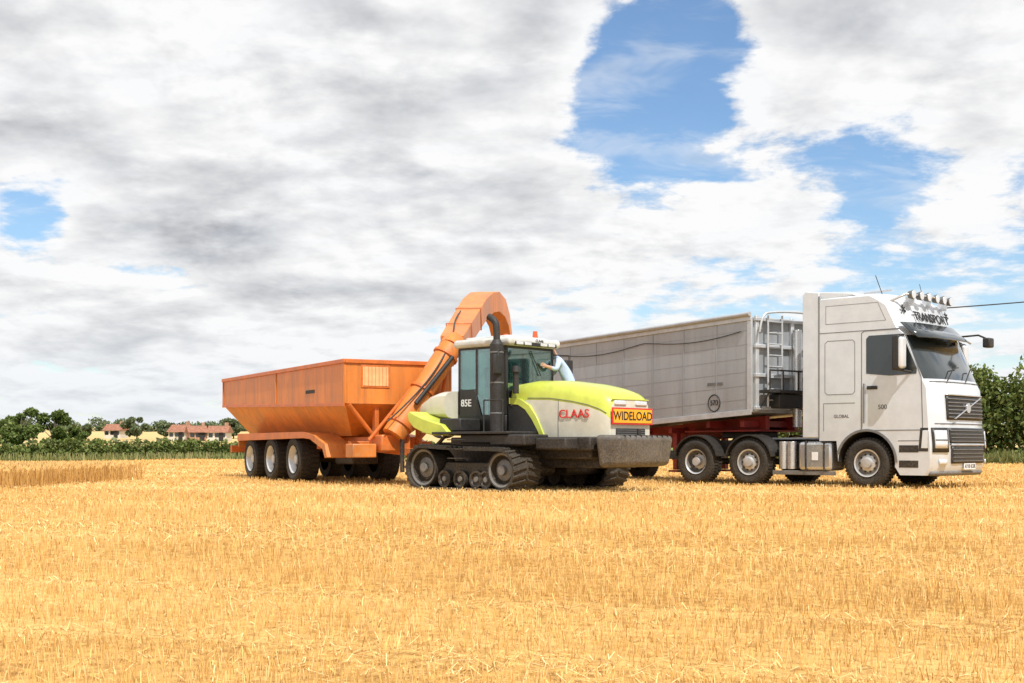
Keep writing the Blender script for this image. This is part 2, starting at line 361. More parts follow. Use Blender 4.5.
def grassq(x,y,z,h,dx,dy,tl):
    Q=np.zeros((len(x),4,3)); Q[:,0]=np.stack([x-dx,y-dy,z],1);Q[:,1]=np.stack([x+dx,y+dy,z],1);Q[:,2]=np.stack([x+dx*.3+tl[:,0],y+dy+tl[:,1],z+h],1);Q[:,3]=np.stack([x-dx*.3+tl[:,0],y-dy+tl[:,1],z+h],1); return Q
n=20000; t=rng.uniform(0,1,n); x=14+t*46; y=np.interp(x,[14,22,32,60],[80,66,60,56])-rng.uniform(-.5,1.4,n)
z=tz(x,y); h=rng.uniform(.2,1.0,n)*(.75+.35*np.sin(x*1.9)*np.sin(x*.7+1)); a=rng.uniform(0,math.pi,n); w=.045
bulk('tall_grass',grassq(x,y,z,h,np.cos(a)*w/2,np.sin(a)*w/2,rng.normal(0,.18,(n,2))),4,np.stack([rng.uniform(0,1,n),np.clip(rng.uniform(-.8,.9,n),0,1),x*0],1),grassm)
n=12000; x=rng.uniform(-60,6,n); y=np.interp(x,[-60,-31,-18,6],[64.5,70.5,90.3,98.4])-rng.uniform(-.3,1.0,n); z=tz(x,y); h=rng.uniform(.15,.55,n); a=rng.uniform(0,math.pi,n)
bulk('tall_grass',grassq(x,y,z,h,np.cos(a)*.03,np.sin(a)*.03,rng.normal(0,.08,(n,2))),4,np.stack([rng.uniform(0,1,n),np.clip(rng.uniform(-.5,1,n),0,1),x*0],1),grassm)
brick=mat('brick',(.42,.24,.16),.85,0,.15,0); rooft=mat('roof_tile',(.34,.15,.09),.85,0,.2,0); rend=mat('render_wall',(.62,.58,.50),.85,0,.05,0)
def house(x,y,w,d,h,rot,wall):
    e=empty('brick_house',(x,y,float(tz(x,y))-.2),rot)
    box(e,'walls',wall,(-w/2,w/2),(-d/2,d/2),(0,h),0)
    prism(e,'roof',rooft,[(-d/2-.4,h-.1),(0,h+d*.38),(d/2+.4,h-.1)],-w/2-.3,w/2+.3,'x',0)
    for i in range(3):
        xx=-w/2+w*(i+.5)/3; box(e,'window',M['glassd'],(xx-.4,xx+.4),(-d/2-.03,-d/2+.02),(.9,1.7),0)
    box(e,'door',M['dark'],(w*.1,w*.1+.9),(-d/2-.04,-d/2+.02),(0.0,2.0),0)
    box(e,'chimney',brick,(w*.3,w*.3+.6),(-.3,.3),(h+d*.2,h+d*.38+.6),0)
house(-64.5,244,3.6,3.6,1.9,15,rend); house(-60.6,240,3.2,3.2,1.9,-25,brick); house(-55.2,236,3.6,3.2,1.9,5,rend); house(-83,262,3.6,3.4,1.9,10,rend)
e=empty('power_line',(0,0,0),0)
wood=mat('pole_wood',(.16,.12,.08),.85,0,.2,0)
for (X,Y,hz) in ((18.2,60,7.0),(44,66,10.2)):
    cyl(e,'pole',wood,(X,Y,-.3),.16,hz+.5,'z',14,.11); box(e,'crossarm',wood,(X-.7,X+.7),(Y-.06,Y+.06),(hz-.2,hz-.08),.01)
pp=[]
for i in range(21):
    t=i/20; pp.append((18.2+25.8*t,60+6*t,7.35+3.1*t-4*t*(1-t)*.25))
tube(e,'wire','blackt',pp,.03)
# ================================================================ TRUCK
T=empty('lorry_tractor_unit',(7.34,25.9,0),43); T.scale=(1.03,1.03,1.03)
FP=[(.05,3.95),(.40,3.90),(.66,3.74),(.90,3.14),(1.02,3.04),(1.40,2.16),(1.49,1.98),(1.54,1.2),(1.57,.9),(1.57,.45),(1.46,.27)]
def fx(z):
    for (x0,z0),(x1,z1) in zip(FP[:-1],FP[1:]):
        if z<=z0 and z>=z1: return x0+(x1-x0)*(z0-z)/(z0-z1)
    return FP[-1][0]
def blg(y,B=.24): return B*(abs(y-1.25)/1.25)**4
arch=[(.62*math.cos(a),.52+.62*math.sin(a)) for a in np.linspace(math.radians(-8),math.radians(180),16)]
prof=[(-1.05,.95),(-1.05,3.95)]+FP+[(.72,.27)]+arch+[(-.66,.95)]
yst=[0,.03,.1,.22,.45,.8,1.25,1.7,2.05,2.28,2.4,2.47,2.5]
V=[];F=[];I=[]
n=len(prof)
for y in yst:
    s=abs(y-1.25)/1.25
    for k,(x,z) in enumerate(prof):
        dx=-blg(y) if x>.3 and 2<=k<=12 else 0
        dz=-(.09*s**8) if z>3.7 else 0
        V.append((x+dx,y,z+dz))
for j in range(len(yst)-1):
    for k in range(n):
        k2=(k+1)%n; F.append((j*n+k,(j+1)*n+k,(j+1)*n+k2,j*n+k2))
        isg=(k==6) and 1<=j<len(yst)-2
        I.append(1 if isg else (2 if 13<k<=30 else 0))
F.append(tuple(range(n))); I.append(0); F.append(tuple(range((len(yst)-1)*n,len(yst)*n))[::-1]); I.append(0)
mesh('cab',V,F,['silver','glassd','black'],T,0,True,I)
def fpanel(name,m,y0,y1,z0,z1,proud=.015,ny=14,nz=5,th=.03):
    V=[];F=[]
    for j in range(nz+1):
        z=z0+(z1-z0)*j/nz
        for i in range(ny+1):
            y=y0+(y1-y0)*i/ny; V.append((fx(z)-blg(y)+proud,y,z))
    for j in range(nz):
        for i in range(ny):
            a=j*(ny+1)+i; F.append((a,a+1,a+ny+2,a+ny+1))
    o=mesh(name,V,F,m,T,0,True); s=o.modifiers.new('s','SOLIDIFY'); s.thickness=th; s.offset=0; return o
fpanel('upper_grille','black',.42,2.08,1.36,1.84,.012)
for i in range(6): fpanel('grille_slat','grey',.45,2.05,1.40+i*.072,1.42+i*.072,.035,14,1,.02)
fpanel('grille_frame_top','chrome',.40,2.10,1.84,1.865,.03,14,1,.03)
hexa(T,'grille_bar','chrome',[(1.57,.55,1.38),(1.60,.55,1.38),(1.60,.61,1.38),(1.57,.61,1.38),(1.53,1.86,1.82),(1.56,1.86,1.82),(1.56,1.92,1.82),(1.53,1.92,1.82)],.004)
cyl(T,'badge','chrome',(1.52,1.25,1.60),.10,.06,'x',24)
fpanel('seam_hood','seam',.12,2.38,1.275,1.29,.006,14,1,.01)
fpanel('seam_low','seam',.12,2.38,2.10,2.115,.006,14,1,.01)
fpanel('mid_grille','black',.45,2.05,.90,1.20,.012)
fpanel('lower_grille','black',.50,2.00,.50,.84,.012)
for i in range(4): fpanel('slat_m','grey',.48,2.02,.93+i*.07,.945+i*.07,.03,14,1,.016)
for i in range(4): fpanel('slat_l','grey',.53,1.97,.54+i*.075,.555+i*.075,.03,14,1,.016)
fpanel('centre_trim','silver2',.47,2.03,.85,.89,.03,14,1,.02)
fpanel('bumper_lip','grey',.06,2.44,.27,.34,.02,14,2,.04)
for y0,y1 in ((.04,.40),(2.10,2.46)):
    fpanel('headlamp_surround','black',y0,y1,.72,1.20,.014,8,4,.03)
    fpanel('headlamp','lamp',y0+.03,y1-.05,.80,1.15,.03,8,4,.03)
    fpanel('headlamp_divider','seam',y0+.03,y1-.05,.95,.975,.048,8,1,.012)
    fpanel('fog_lamp','lamp',y0+.12,y1-.06,.48,.58,.02,6,2,.03)
box(T,'number_plate','whitet',(1.585,1.60),(.98,1.52),(.38,.50),.003); text(T,'plate_text','blackt','AY10 KXR',(1.604,1.25,.44),RF,.11,.001)
prism(T,'headlamp_side','black',[(1.10,.74),(1.30,.74),(1.30,1.2),(1.14,1.2)],-.008,.01)
prism(T,'headlamp_side_lens','lamp',[(1.16,.80),(1.295,.80),(1.295,1.15),(1.19,1.15)],-.014,.01)
text(T,'roof_lettering','blackt','TRANSPORT',(fx(3.42)+.014,1.25,3.44),(math.radians(70),0,math.radians(90)),.27,.006,sx=1.05,off=.004)
for y in (.27,2.25): text(T,'roof_star','blackt','*',(fx(3.42)-.10,y,3.5),(math.radians(71),0,math.radians(90)),.4,.004)
V=[];F=[]
for z,px_ in ((3.30,.10),(3.12,.20),(2.98,.27)):
    for i in range(15):
        y=.02+2.46*i/14; V.append((fx(z)-blg(y)*.9+px_-.02,y,z))
for j in range(2):
    for i in range(14): a=j*15+i; F.append((a,a+1,a+16,a+15))
o=mesh('sun_visor',V,F,'glassd',T,0,True); s=o.modifiers.new('s','SOLIDIFY'); s.thickness=.015
for y in (.55,1.35): tube(T,'wiper','black',[(1.47-blg(y),y,2.13),(1.37,y+.45,2.40),(1.34,y+.75,2.42)],.012)
for (yn,yo,tag) in ((0,-.006,''),(2.5,.006,'_far')):
    ya,yb=(yn+yo,yn) if yo<0 else (yn,yn+yo)
    prism(T,'side_window'+tag,'glassd',[(.0,2.30),(-.0,3.0),(.06,3.06),(.72,3.06),(.80,2.98),(1.07,2.36),(1.06,2.26),(.5,2.24)],ya,yb,'y',.002)
    def seam(name,pts,r=.007): tube(T,name+tag,'seam',[(x,yn,z) for x,z in pts],r)
    seam('door_seam',[(-.10,1.16),(-.10,3.12),(-.04,3.16),(.72,3.16),(.82,3.08),(1.16,2.2),(1.19,1.16)],.008)
    seam('door_bottom',[(-.10,1.16),(1.19,1.16)],.008)
    seam('locker',[(-.92,1.95),(-.92,2.95),(-.86,3.0),(-.30,3.0),(-.25,2.95),(-.25,1.95),(-.3,1.9),(-.86,1.9),(-.92,1.95)],.006)
    seam('locker_low',[(-.95,1.15),(-.95,1.72),(-.25,1.72)],.006)
    seam('roof_join',[(-1.04,3.17),(.72,3.17)],.007)
    seam('step_seam',[(.68,.95),(1.2,.95)],.007)
    seam('roof_panel',[(-.9,3.35),(-.9,3.72),(.25,3.72),(.42,3.35),(-.9,3.35)],.005)
    tube(T,'grab_rail'+tag,'grey',[(-.04,yn+ (-.03 if yo<0 else .03),1.3),(-.04,yn+(-.03 if yo<0 else .03),2.1)],.014)
    box(T,'door_handle'+tag,'black',(0.02,.24),(yn-.03,yn) if yo<0 else (yn,yn+.03),(1.98,2.05),.008)
    for zz in (.42,.72): box(T,'step'+tag,'dark',(.70,1.10),(yn-.005,yn+.004) if yo<0 else (yn-.004,yn+.005),(zz,zz+.14),.003)
    pts=[(.67*math.cos(a),.52+.67*math.sin(a)) for a in np.linspace(math.radians(0),math.radians(165),16)]+[(.62*math.cos(a),.52+.62*math.sin(a)) for a in np.linspace(math.radians(165),0,16)]
    prism(T,'arch_trim'+tag,'grey',pts,(yn-.02 if yo<0 else yn-.002),(yn+.002 if yo<0 else yn+.02),'y',.003)
    s=-1 if yo<0 else 1
    yb0=yn+s*.10; yb1=yn+s*.34
    box(T,'mirror'+tag,'black',(.70,.86),(min(yb0,yb1),max(yb0,yb1)),(2.32,3.02),.04,3)
    box(T,'mirror_cap'+tag,'silver',(.80,.92),(min(yb0,yb1)+.01,max(yb0,yb1)-.01),(2.36,2.98),.05,3)
    tube(T,'mirror_arm'+tag,'black',[(.95,yn,2.30),(.80,yn+s*.2,2.34)],.025); tube(T,'mirror_arm2'+tag,'black',[(.80,yn,3.04),(.80,yn+s*.2,3.02)],.02)
text(T,'side_text','seam','500',(.35,-.003,1.62),RS,.13,.002)
text(T,'side_text2','seam','GLOBAL',(-.55,-.003,1.45),RS,.09,.002)
tube(T,'front_mirror','black',[(.86,2.42,3.14),(1.25,2.5,3.16),(1.5,2.42,3.05)],.02); box(T,'front_mirror_head','black',(1.42,1.58),(2.28,2.52),(2.88,3.08),.03)
tube(T,'light_bar','chrome',[(.45,.15,3.74),(.74,.20,3.86),(.82,1.25,3.88),(.74,2.30,3.86),(.45,2.35,3.74)],.025)
for y in (.38,.72,1.06,1.44,1.78,2.12):
    cyl(T,'spot_lamp','grey',(.74-blg(y)*.3,y,3.86),.07,.10,'x',20,.095); cyl(T,'spot_lens','lamp',(.84-blg(y)*.3,y,3.86),.085,.012,'x',20)
for y in (.5,1.25,2.0): box(T,'lamp_foot','chrome',(.60,.78),(y-.015,y+.015),(3.66,3.84),.003)
tube(T,'aerial','black',[(.2,.3,3.9),(.05,.3,4.30)],.008); tube(T,'aerial2','black',[(.2,2.2,3.9),(.1,2.2,4.3)],.006)
box(T,'roof_hatch','silver2',(-.6,0),(.9,1.6),(3.945,3.98),.01)
for y in (.5,2.0): tube(T,'air_horn','chrome',[(-.3,y,3.98),(.3,y,4.0)],.022)
for a,b_ in ((-.0,.05),(2.45,2.5)):
    prism(T,'side_deflector','silver',[(-1.44,1.02),(-1.44,3.98),(-1.38,4.06),(-1.06,4.02),(-1.06,1.02)],a,b_,'y',.015)
    tube(T,'deflector_gap','seam',[(-1.055,a-.002 if a<1 else b_+.002,1.0),(-1.055,a-.002 if a<1 else b_+.002,3.94)],.012)
hexa(T,'roof_deflector','silver',[(-1.3,.06,3.86),(-.3,.10,3.92),(-.3,2.4,3.92),(-1.3,2.44,3.86),(-1.42,.04,4.07),(-.35,.12,3.97),(-.35,2.38,3.97),(-1.42,2.46,4.07)],.02)
for y in (.82,1.60): box(T,'chassis_rail','dark',(-5.1,.9),(y,y+.08),(.72,.98),.01)
box(T,'engine_block','black',(-1.1,.9),(.75,1.75),(.45,1.0),.03)
box(T,'fuel_tank','chrome',(-1.56,-.78),(.03,.62),(.34,.94),.07,4)
for x in (-1.4,-.98): box(T,'tank_strap','dark',(x,x+.04),(.018,.64),(.33,.955),.01)
box(T,'tank_label','whitet',(-1.24,-1.10),(.022,.03),(.55,.72),.001)
for x in (-1.98,-1.78,): cyl(T,'air_tank','chrome',(x,.16,.36),.095,.58,'z',20)
box(T,'battery_box','black',(-2.16,-1.62),(.24,.75),(.36,.92),.03)
box(T,'side_skirt','grey',(-2.2,-.72),(.06,.1),(.24,.33),.01)
box(T,'fifth_wheel','dark',(-4.0,-3.0),(.85,1.65),(1.02,1.17),.03)
box(T,'catwalk','alu_l',(-2.6,-1.15),(.7,1.8),(.99,1.03),.005)
box(T,'exhaust_can','grey',(-2.2,-.8),(1.9,2.4),(.35,.95),.08,3)
for y in (.7,.85,1.0): tube(T,'suzie_line','amber' if y==.85 else 'black',[(-1.06,y+.3,2.0),(-1.5,y+.3,1.5),(-2.0,y+.3,1.55),(-2.7,y+.4,2.1)],.018,poly=False)
for x,dp in ((0,False),(-2.77,False),(-4.15,True)):
    for yy,fr in ((.03,False),(2.47,True)):
        wheel(T,'wheel',x,yy,.5,.32,fr,dp)
    cyl(T,'axle','dark',(x,.3,.5),.07,1.9,'y',12)
for xc in (-2.77,-4.15):
    for ya,yb in ((.0,.5),(2.0,2.5)):
        ang=np.linspace(math.radians(12),math.radians(168),14)
        pts=[(xc+.60*math.cos(a),.5+.60*math.sin(a)) for a in ang]+[(xc+.57*math.cos(a),.5+.57*math.sin(a)) for a in ang[::-1]]
        prism(T,'mudguard','black',pts,ya,yb,'y',0)
box(T,'tail_lamp_panel','black',(-5.05,-4.95),(.05,2.45),(.55,.75),.01)
# ================================================================ TIPPER TRAILER
R=empty('bulk_tipping_trailer',(5.33,27.8,0),55)
L=-10.6
ztp=lambda x:3.76+.023*x
zbt=lambda x:1.62+.052*x
def wallx(name,y0,y1): hexa(R,name,'alu',[(L,y0,zbt(L)),(0,y0,zbt(0)),(0,y1,zbt(0)),(L,y1,zbt(L)),(L,y0,ztp(L)),(0,y0,ztp(0)),(0,y1,ztp(0)),(L,y1,ztp(L))],.02)
wallx('side_wall_near',0,.06); wallx('side_wall_far',2.44,2.5)
hexa(R,'floor','alu',[(L,.07,zbt(L)),(0,.07,zbt(0)),(0,2.43,zbt(0)),(L,2.43,zbt(L)),(L,.07,zbt(L)+.1),(0,.07,zbt(0)+.1),(0,2.43,zbt(0)+.1),(L,2.43,zbt(L)+.1)],0)
box(R,'front_wall','alu',(-.07,-.004),(.062,2.438),(zbt(0),ztp(0)-.02),.01)
box(R,'rear_wall','alu',(L+.004,L+.07),(.062,2.438),(zbt(L),ztp(L)-.02),.01)
hexa(R,'grain_load','grain',[(L+.08,.08,2.4),(-.08,.08,2.4),(-.08,2.42,2.4),(L+.08,2.42,2.4),(L+.5,.08,3.1),(-.3,.08,3.3),(-.3,2.42,3.3),(L+.5,2.42,3.1)],.05)
def strip(name,m,fa,h0,h1,y0,y1,x0=L,x1=0,bev=.004):
    hexa(R,name,m,[(x0,y0,fa(x0)+h0),(x1,y0,fa(x1)+h0),(x1,y1,fa(x1)+h0),(x0,y1,fa(x0)+h0),(x0,y0,fa(x0)+h1),(x1,y0,fa(x1)+h1),(x1,y1,fa(x1)+h1),(x0,y1,fa(x0)+h1)],bev)
strip('top_rail','alu_l',ztp,-.09,.03,-.035,-.003); strip('top_rail_far','alu_l',ztp,-.09,.03,2.503,2.535)
strip('bottom_rail','alu_l',zbt,-.05,.07,-.025,-.003)
for k in range(1,7):
    f=k/7; fa=lambda x,f=f: zbt(x)+(ztp(x)-zbt(x))*f
    strip('plank_joint','joint',fa,-.0025,.0025,-.0035,-.0005,L+.1,-.1,0)
def post(x,w,m,pr):
    hexa(R,'post',m,[(x-w,-pr,zbt(x)+.072),(x+w,-pr,zbt(x)+.072),(x+w,-.004,zbt(x)+.072),(x-w,-.004,zbt(x)+.072),(x-w,-pr,ztp(x)-.092),(x+w,-pr,ztp(x)-.092),(x+w,-.004,ztp(x)-.092),(x-w,-.004,ztp(x)-.092)],.002)
for x in (-.06,L+.06): post(x,.06,'alu_l',.02)
for x in np.arange(-9.9,-.5,1.1): post(x,.012,'alu',.010)
tube(R,'sheet_roll','silver2',[(L,-.06,ztp(L)+.05),(-.0,-.06,ztp(0)+.05)],.05)
tube(R,'sheet_rope','blackt',[(x,-.035,ztp(x)-.28-.14*math.sin(math.pi*(-x%3.6)/3.6)) for x in np.linspace(-9,-.3,60)],.009)
pts=[(-1.18+.19*math.cos(a),1.86+.19*math.sin(a)) for a in np.linspace(0,2*math.pi,29)]
tube(R,'roundel','blackt',[(x,-.004,z) for x,z in pts],.014); text(R,'fleet_number','blackt','570',(-1.18,-.008,1.86),RS,.17,.004)
box(R,'maker_plate','grey',(-1.4,-.9),(-.009,-.003),(2.26,2.33),.002)
for y in (.35,.80): tube(R,'ladder_rail','alu_l',[(.16,y,1.75),(.16,y,3.80)],.024)
for k in range(8): tube(R,'ladder_rung','alu_l',[(.16,.35,1.9+k*.25),(.16,.80,1.9+k*.25)],.016)
for y in (.12,1.25,2.38): box(R,'front_post','alu_l',(0,.07),(y-.05,y+.05),(1.64,3.78),.01)
for z in (1.72,2.45,3.1,3.70): box(R,'front_rail','alu_l',(0.004,.10),(.04,2.46),(z-.04,z+.04),.01)
tube(R,'sheet_hoop','alu_l',[(.2,.05,3.4),(.25,.05,3.78),(.25,.4,3.86),(.25,1.25,3.90),(.25,2.1,3.86),(.25,2.45,3.78)],.025,poly=False)
box(R,'inspection_platform','dark',(.08,.42),(.15,1.6),(2.05,2.12),.01)
for y in (.18,.6,1.1,1.55): tube(R,'platform_stay','dark',[(.08,y,1.72),(.38,y,2.08),(.38,y,2.55)],.018)
tube(R,'platform_rail','dark',[(.38,.18,2.55),(.38,1.55,2.55)],.02)
box(R,'hydraulic_pack','black',(.06,.36),(.5,1.3),(1.72,2.04),.03); cyl(R,'tipping_ram','chrome',(.2,1.25,1.3),.10,2.2,'z',20)
for y in (.72,1.66):
    hexa(R,'chassis_rail','red',[(L+.3,y,.72),(-3.0,y,.86),(-3.0,y+.12,.86),(L+.3,y+.12,.72),(L+.3,y,1.0),(-3.0,y,1.40),(-3.0,y+.12,1.40),(L+.3,y+.12,1.0)],.01)
    hexa(R,'gooseneck','red',[(-3.0,y,1.02),(-.25,y,1.24),(-.25,y+.12,1.24),(-3.0,y+.12,1.02),(-3.0,y,1.42),(-.25,y,1.56),(-.25,y+.12,1.56),(-3.0,y+.12,1.42)],.01)
for x in (-.5,-1.6,-2.9,-4.2,-5.3): box(R,'cross_member','red',(x-.06,x+.06),(.2,2.3),(1.18,1.32) if x<-2 else (1.3,1.45),.01)
box(R,'kingpin_plate','red',(-2.6,-.3),(.4,2.1),(1.2,1.24),.01)
for y in (.38,2.0):
    box(R,'landing_leg','red',(-3.0,-2.86),(y,y+.13),(.30,1.2),.01); box(R,'leg_foot','red',(-3.1,-2.76),(y-.06,y+.19),(.24,.29),.01)
    tube(R,'leg_brace','red',[(-2.93,y+.06,.45),(-3.7,y+.06,1.15)],.03)
tube(R,'leg_cross','red',[(-2.93,.4,.55),(-2.93,2.1,.55)],.03)
box(R,'side_guard','alu_l',(-5.4,-3.2),(.05,.08),(.55,.64),.01); box(R,'side_guard','alu_l',(-5.4,-3.2),(.05,.08),(.80,.89),.01)
for x in (-5.3,-4.3,-3.3): box(R,'guard_post','red',(x-.03,x+.03),(.085,.12),(.5,1.15),.005)
for x in (-6.3,-7.6,-8.9):
    for yy,fr in ((.03,False),(2.47,True)): wheel(R,'wheel',x,yy,.5,.38,fr,False)
    cyl(R,'axle','dark',(x,.3,.5),.08,1.9,'y',12)
    prism(R,'mudguard','black',[(x+.60*math.cos(a),.5+.60*math.sin(a)) for a in np.linspace(.4,2.74,12)]+[(x+.57*math.cos(a),.5+.57*math.sin(a)) for a in np.linspace(2.74,.4,12)],0,.4,'y',0)
# ================================================================ CHASER BIN
B=empty('grain_chaser_bin',(-3.65,27.3,0),61)
BL=-9.4; W=2.6; zt=2.75; zf=1.80; zr=2.03
zl=lambda x: zf+(zr-zf)*x/BL
def bw(name,y0,y1): hexa(B,name,'orange',[(BL,y0,zl(BL)),(0,y0,zf),(0,y1,zf),(BL,y1,zr),(BL,y0,zt),(0,y0,zt),(0,y1,zt),(BL,y1,zt)],.01)
bw('side_panel_near',0,.05); bw('side_panel_far',W-.05,W)
box(B,'front_panel','orange',(-.05,-.004),(.052,W-.052),(zf,zt-.004),.005); box(B,'rear_panel','orange',(BL+.004,BL+.05),(.052,W-.052),(zr,zt-.004),.005)
hexa(B,'hopper','orange',[(BL+.9,.62,1.10),(-1.15,.62,1.10),(-1.15,W-.62,1.10),(BL+.9,W-.62,1.10),(BL+.01,.01,zr-.004),(-.01,.01,zf-.004),(-.01,W-.01,zf-.004),(BL+.01,W-.01,zr-.004)],.005)
box(B,'grain_load','grain',(BL+.06,-.06),(.06,W-.06),(2.1,2.45),.05)
for y0,y1 in ((-.04,-.002),(W+.002,W+.04)): box(B,'top_rim','orange_d',(BL-.03,.03),(y0,y1),(zt-.06,zt+.03),.008)
box(B,'top_rim_front','orange_d',(-.002,.035),(0,W),(zt-.06,zt+.03),.008)
hexa(B,'shelf_lip','orange_d',[(BL,-.03,zr-.06),(0,-.03,zf-.06),(0,-.002,zf-.06),(BL,-.002,zr-.06),(BL,-.03,zr+.01),(0,-.03,zf+.01),(0,-.002,zf+.01),(BL,-.002,zr+.01)],.004)
for x in (-.03,-4.7,BL+.03): hexa(B,'stiffener','orange',[(x-.03,-.022,zl(x)+.012),(x+.03,-.022,zl(x)+.012),(x+.03,-.002,zl(x)+.012),(x-.03,-.002,zl(x)+.012),(x-.03,-.022,zt-.062),(x+.03,-.022,zt-.062),(x+.03,-.002,zt-.062),(x-.03,-.002,zt-.062)],.003)
M['pale']=mat('pale_orange_mesh',(.80,.46,.20),.6,0,.1,.05)
box(B,'window_frame','orange_d',(0.0,.015),(.38,1.06),(2.16,2.66),.004); box(B,'window_mesh','pale',(.016,.022),(.42,1.02),(2.2,2.62),.002)
for k in range(7): box(B,'window_bar','orange_d',(.023,.028),(.42+.085*(k+.4),.428+.085*(k+.4)),(2.2,2.62),.001)
box(B,'label','blackt',(-2.5,-1.9),(-.008,-.002),(2.10,2.18),.001)
for y in (.75,W-.8): box(B,'front_leg','orange_d',(-.25,-.1),(y,y+.1),(.9,1.85),.01)
tube(B,'front_brace','orange_d',[(.0,.1,1.78),(-.1,.8,1.0)],.045); tube(B,'front_brace','orange_d',[(.0,W-.1,1.78),(-.1,W-.8,1.0)],.045)
for y in (.75,1.75): box(B,'main_beam','orange_d',(BL+.5,-.2),(y,y+.14),(.74,1.08),.01)
for x in (-8.2,-6,-4.5,-2.5,-.5): box(B,'cross_beam','orange_d',(x-.08,x+.08),(.3,2.3),(.80,.98),.01)
for a,b_ in (((-.4,.82,.85),(1.55,1.82,.62)),((-.4,1.82,.85),(1.55,1.94,.62))):
    v=Vector(b_)-Vector(a); sd=Vector((-v.y,v.x,0)).normalized()*.07; a=Vector(a);b_=Vector(b_); u=Vector((0,0,.10))
    hexa(B,'drawbar','orange_d',[a-sd-u,b_-sd-u*.7,b_+sd-u*.7,a+sd-u,a-sd+u,b_-sd+u*.7,b_+sd+u*.7,a+sd+u],.01)
cyl(B,'hitch_eye','dark',(1.66,1.9,.56),.09,.12,'z',18); tube(B,'jack','dark',[(.6,1.1,.3),(.6,1.1,1.1)],.05)
box(B,'gearbox','orange_d',(0,.5),(.65,1.35),(.75,1.12),.04,3)
box(B,'tool_box','orange',(-.1,.35),(.05,.6),(.62,.92),.02)
for k in range(3): tube(B,'hydraulic_hose','black',[(.1,1.3+.1*k,1.3),(.7,1.5+.08*k,1.5),(1.2,1.7+.06*k,.9),(1.9,1.85,1.2)],.018,poly=False)
for a,b_ in ((-.02,.6),(W-.6,W+.02)):
    prism(B,'mudguard','orange',[(-7.9,.86),(-7.85,1.2),(-2.6,1.2),(-1.9,1.12),(-1.2,.92),(-1.05,.62),(-1.2,.6),(-1.35,.80),(-2.0,.98),(-2.6,1.14),(-7.78,1.14),(-7.82,.86)],a,b_,'y',.008)
prism(B,'mudguard_skirt','orange_d',[(-7.9,1.02),(-7.9,1.21),(-2.6,1.21),(-1.9,1.13),(-1.9,1.02),(-2.6,1.06)],-.035,-.023,'y',.002)
for x in (-3.42,-5.15,-6.87):
    for yy,fr in ((.0,False),(W,True)):
        lw=.5
        prof_=[(0,.06),(.10,.06),(.12,.13),(.20,.14),(.27,.15),(.31,.03),(.335,.0),(.345,.02),(.45,-.02),(.515,.0),(.545,.05),(.545,lw-.05),(.51,lw),(.33,lw)]
        lathe(B,'wheel',prof_,(x,yy,.55),['rubber','rim','grey'],[1,1,2,2,1,1]+[0]*7,40,fr,(.024,.21,.136,8))
        treads(B,'wheel_tread',(x,(yy-lw if fr else yy),.55),.545,.04,lw-.04,30,h=.02)
    cyl(B,'axle','dark',(x,.4,.55),.07,W-.8,'y',12); box(B,'axle_spring','dark',(x-.5,x+.5),(.72,.9),(.6,.72),.01)
box(B,'air_tank','dark',(-2.3,-1.2),(.65,1.3),(.45,.75),.05,3)
box(B,'rear_bumper','orange_d',(BL+.35,BL+.5),(.1,W-.1),(.7,.9),.01)
for y in (.15,W-.45): box(B,'rear_lamp','amber',(BL+.33,BL+.348),(y,y+.3),(.74,.86),.005)
# auger
th=math.radians(61); fv=Vector((math.cos(th),-math.sin(th),0)); lv=Vector((math.sin(th),math.cos(th),0)); B0=Vector((-3.65,27.3,0))
def w2b(p):
    d=Vector(p)-B0; return Vector((d.dot(fv),d.dot(lv),p[2]))
def sweep(p,name,m,pts,hw,hh,SIDE,bev=.01):
    V=[];F=[]; n=len(pts)
    for i in range(n):
        t=(pts[min(i+1,n-1)]-pts[max(i-1,0)]).normalized()
        u=t.cross(SIDE).normalized(); w_=hw[i]; h_=hh[i]
        for a,b_ in ((-1,-1),(1,-1),(1,1),(-1,1)): V.append(pts[i]+SIDE*a*w_+u*b_*h_)
    for i in range(n-1):
        for k in range(4): F.append((i*4+k,i*4+(k+1)%4,(i+1)*4+(k+1)%4,(i+1)*4+k))
    F.append((0,3,2,1)); F.append(tuple(n*4-4+k for k in range(4)))
    return mesh(name,V,F,m,p,bev)
A0=w2b((-2.60,27.35,1.10)); Am=w2b((-1.37,28.15,3.10))
A1=w2b((-.98,33.2,4.52)); C1=w2b((-.81,34.0,4.78)); C2=w2b((-.66,34.7,4.88)); C3=w2b((-.49,35.4,4.78)); C4=w2b((-.36,35.9,4.48)); C5=w2b((-.28,36.2,4.02))
tl_=(Am-A0).normalized(); tt=(A1-Am).normalized(); SIDE=tt.cross(Vector((0,0,1))).normalized()
tube(B,'auger_lower_tube','orange',[A0,Am],.26,res=8)
tube(B,'auger_knuckle','orange',[Am-tl_*.05,Am+(tl_+tt)*.08,Am+tt*.3],.27,res=8)
sweep(B,'auger_upper_housing','orange',[Am+tt*.25,A1,C1,C2,C3,C4,C5],[.27,.32,.32,.32,.31,.29,.27],[.22,.28,.28,.28,.28,.26,.25],SIDE,.015)
for kk in (.12,.5,.9):
    q=A0.lerp(Am,kk); tube(B,'auger_flange','orange_d',[q-tl_*.03,q+tl_*.03],.30,res=8)
for k in (.3,.7):
    q=Am.lerp(A1,k); r_=.23+.05*k
    hh_=tt.cross(SIDE).normalized()
    pts=[q+SIDE*a*(.28+.04*k+.01)+hh_*b_*(r_+.015) for a,b_ in ((-1,-1),(1,-1),(1,1),(-1,1))]
    tube(B,'auger_band','orange_d',pts,.016,True)
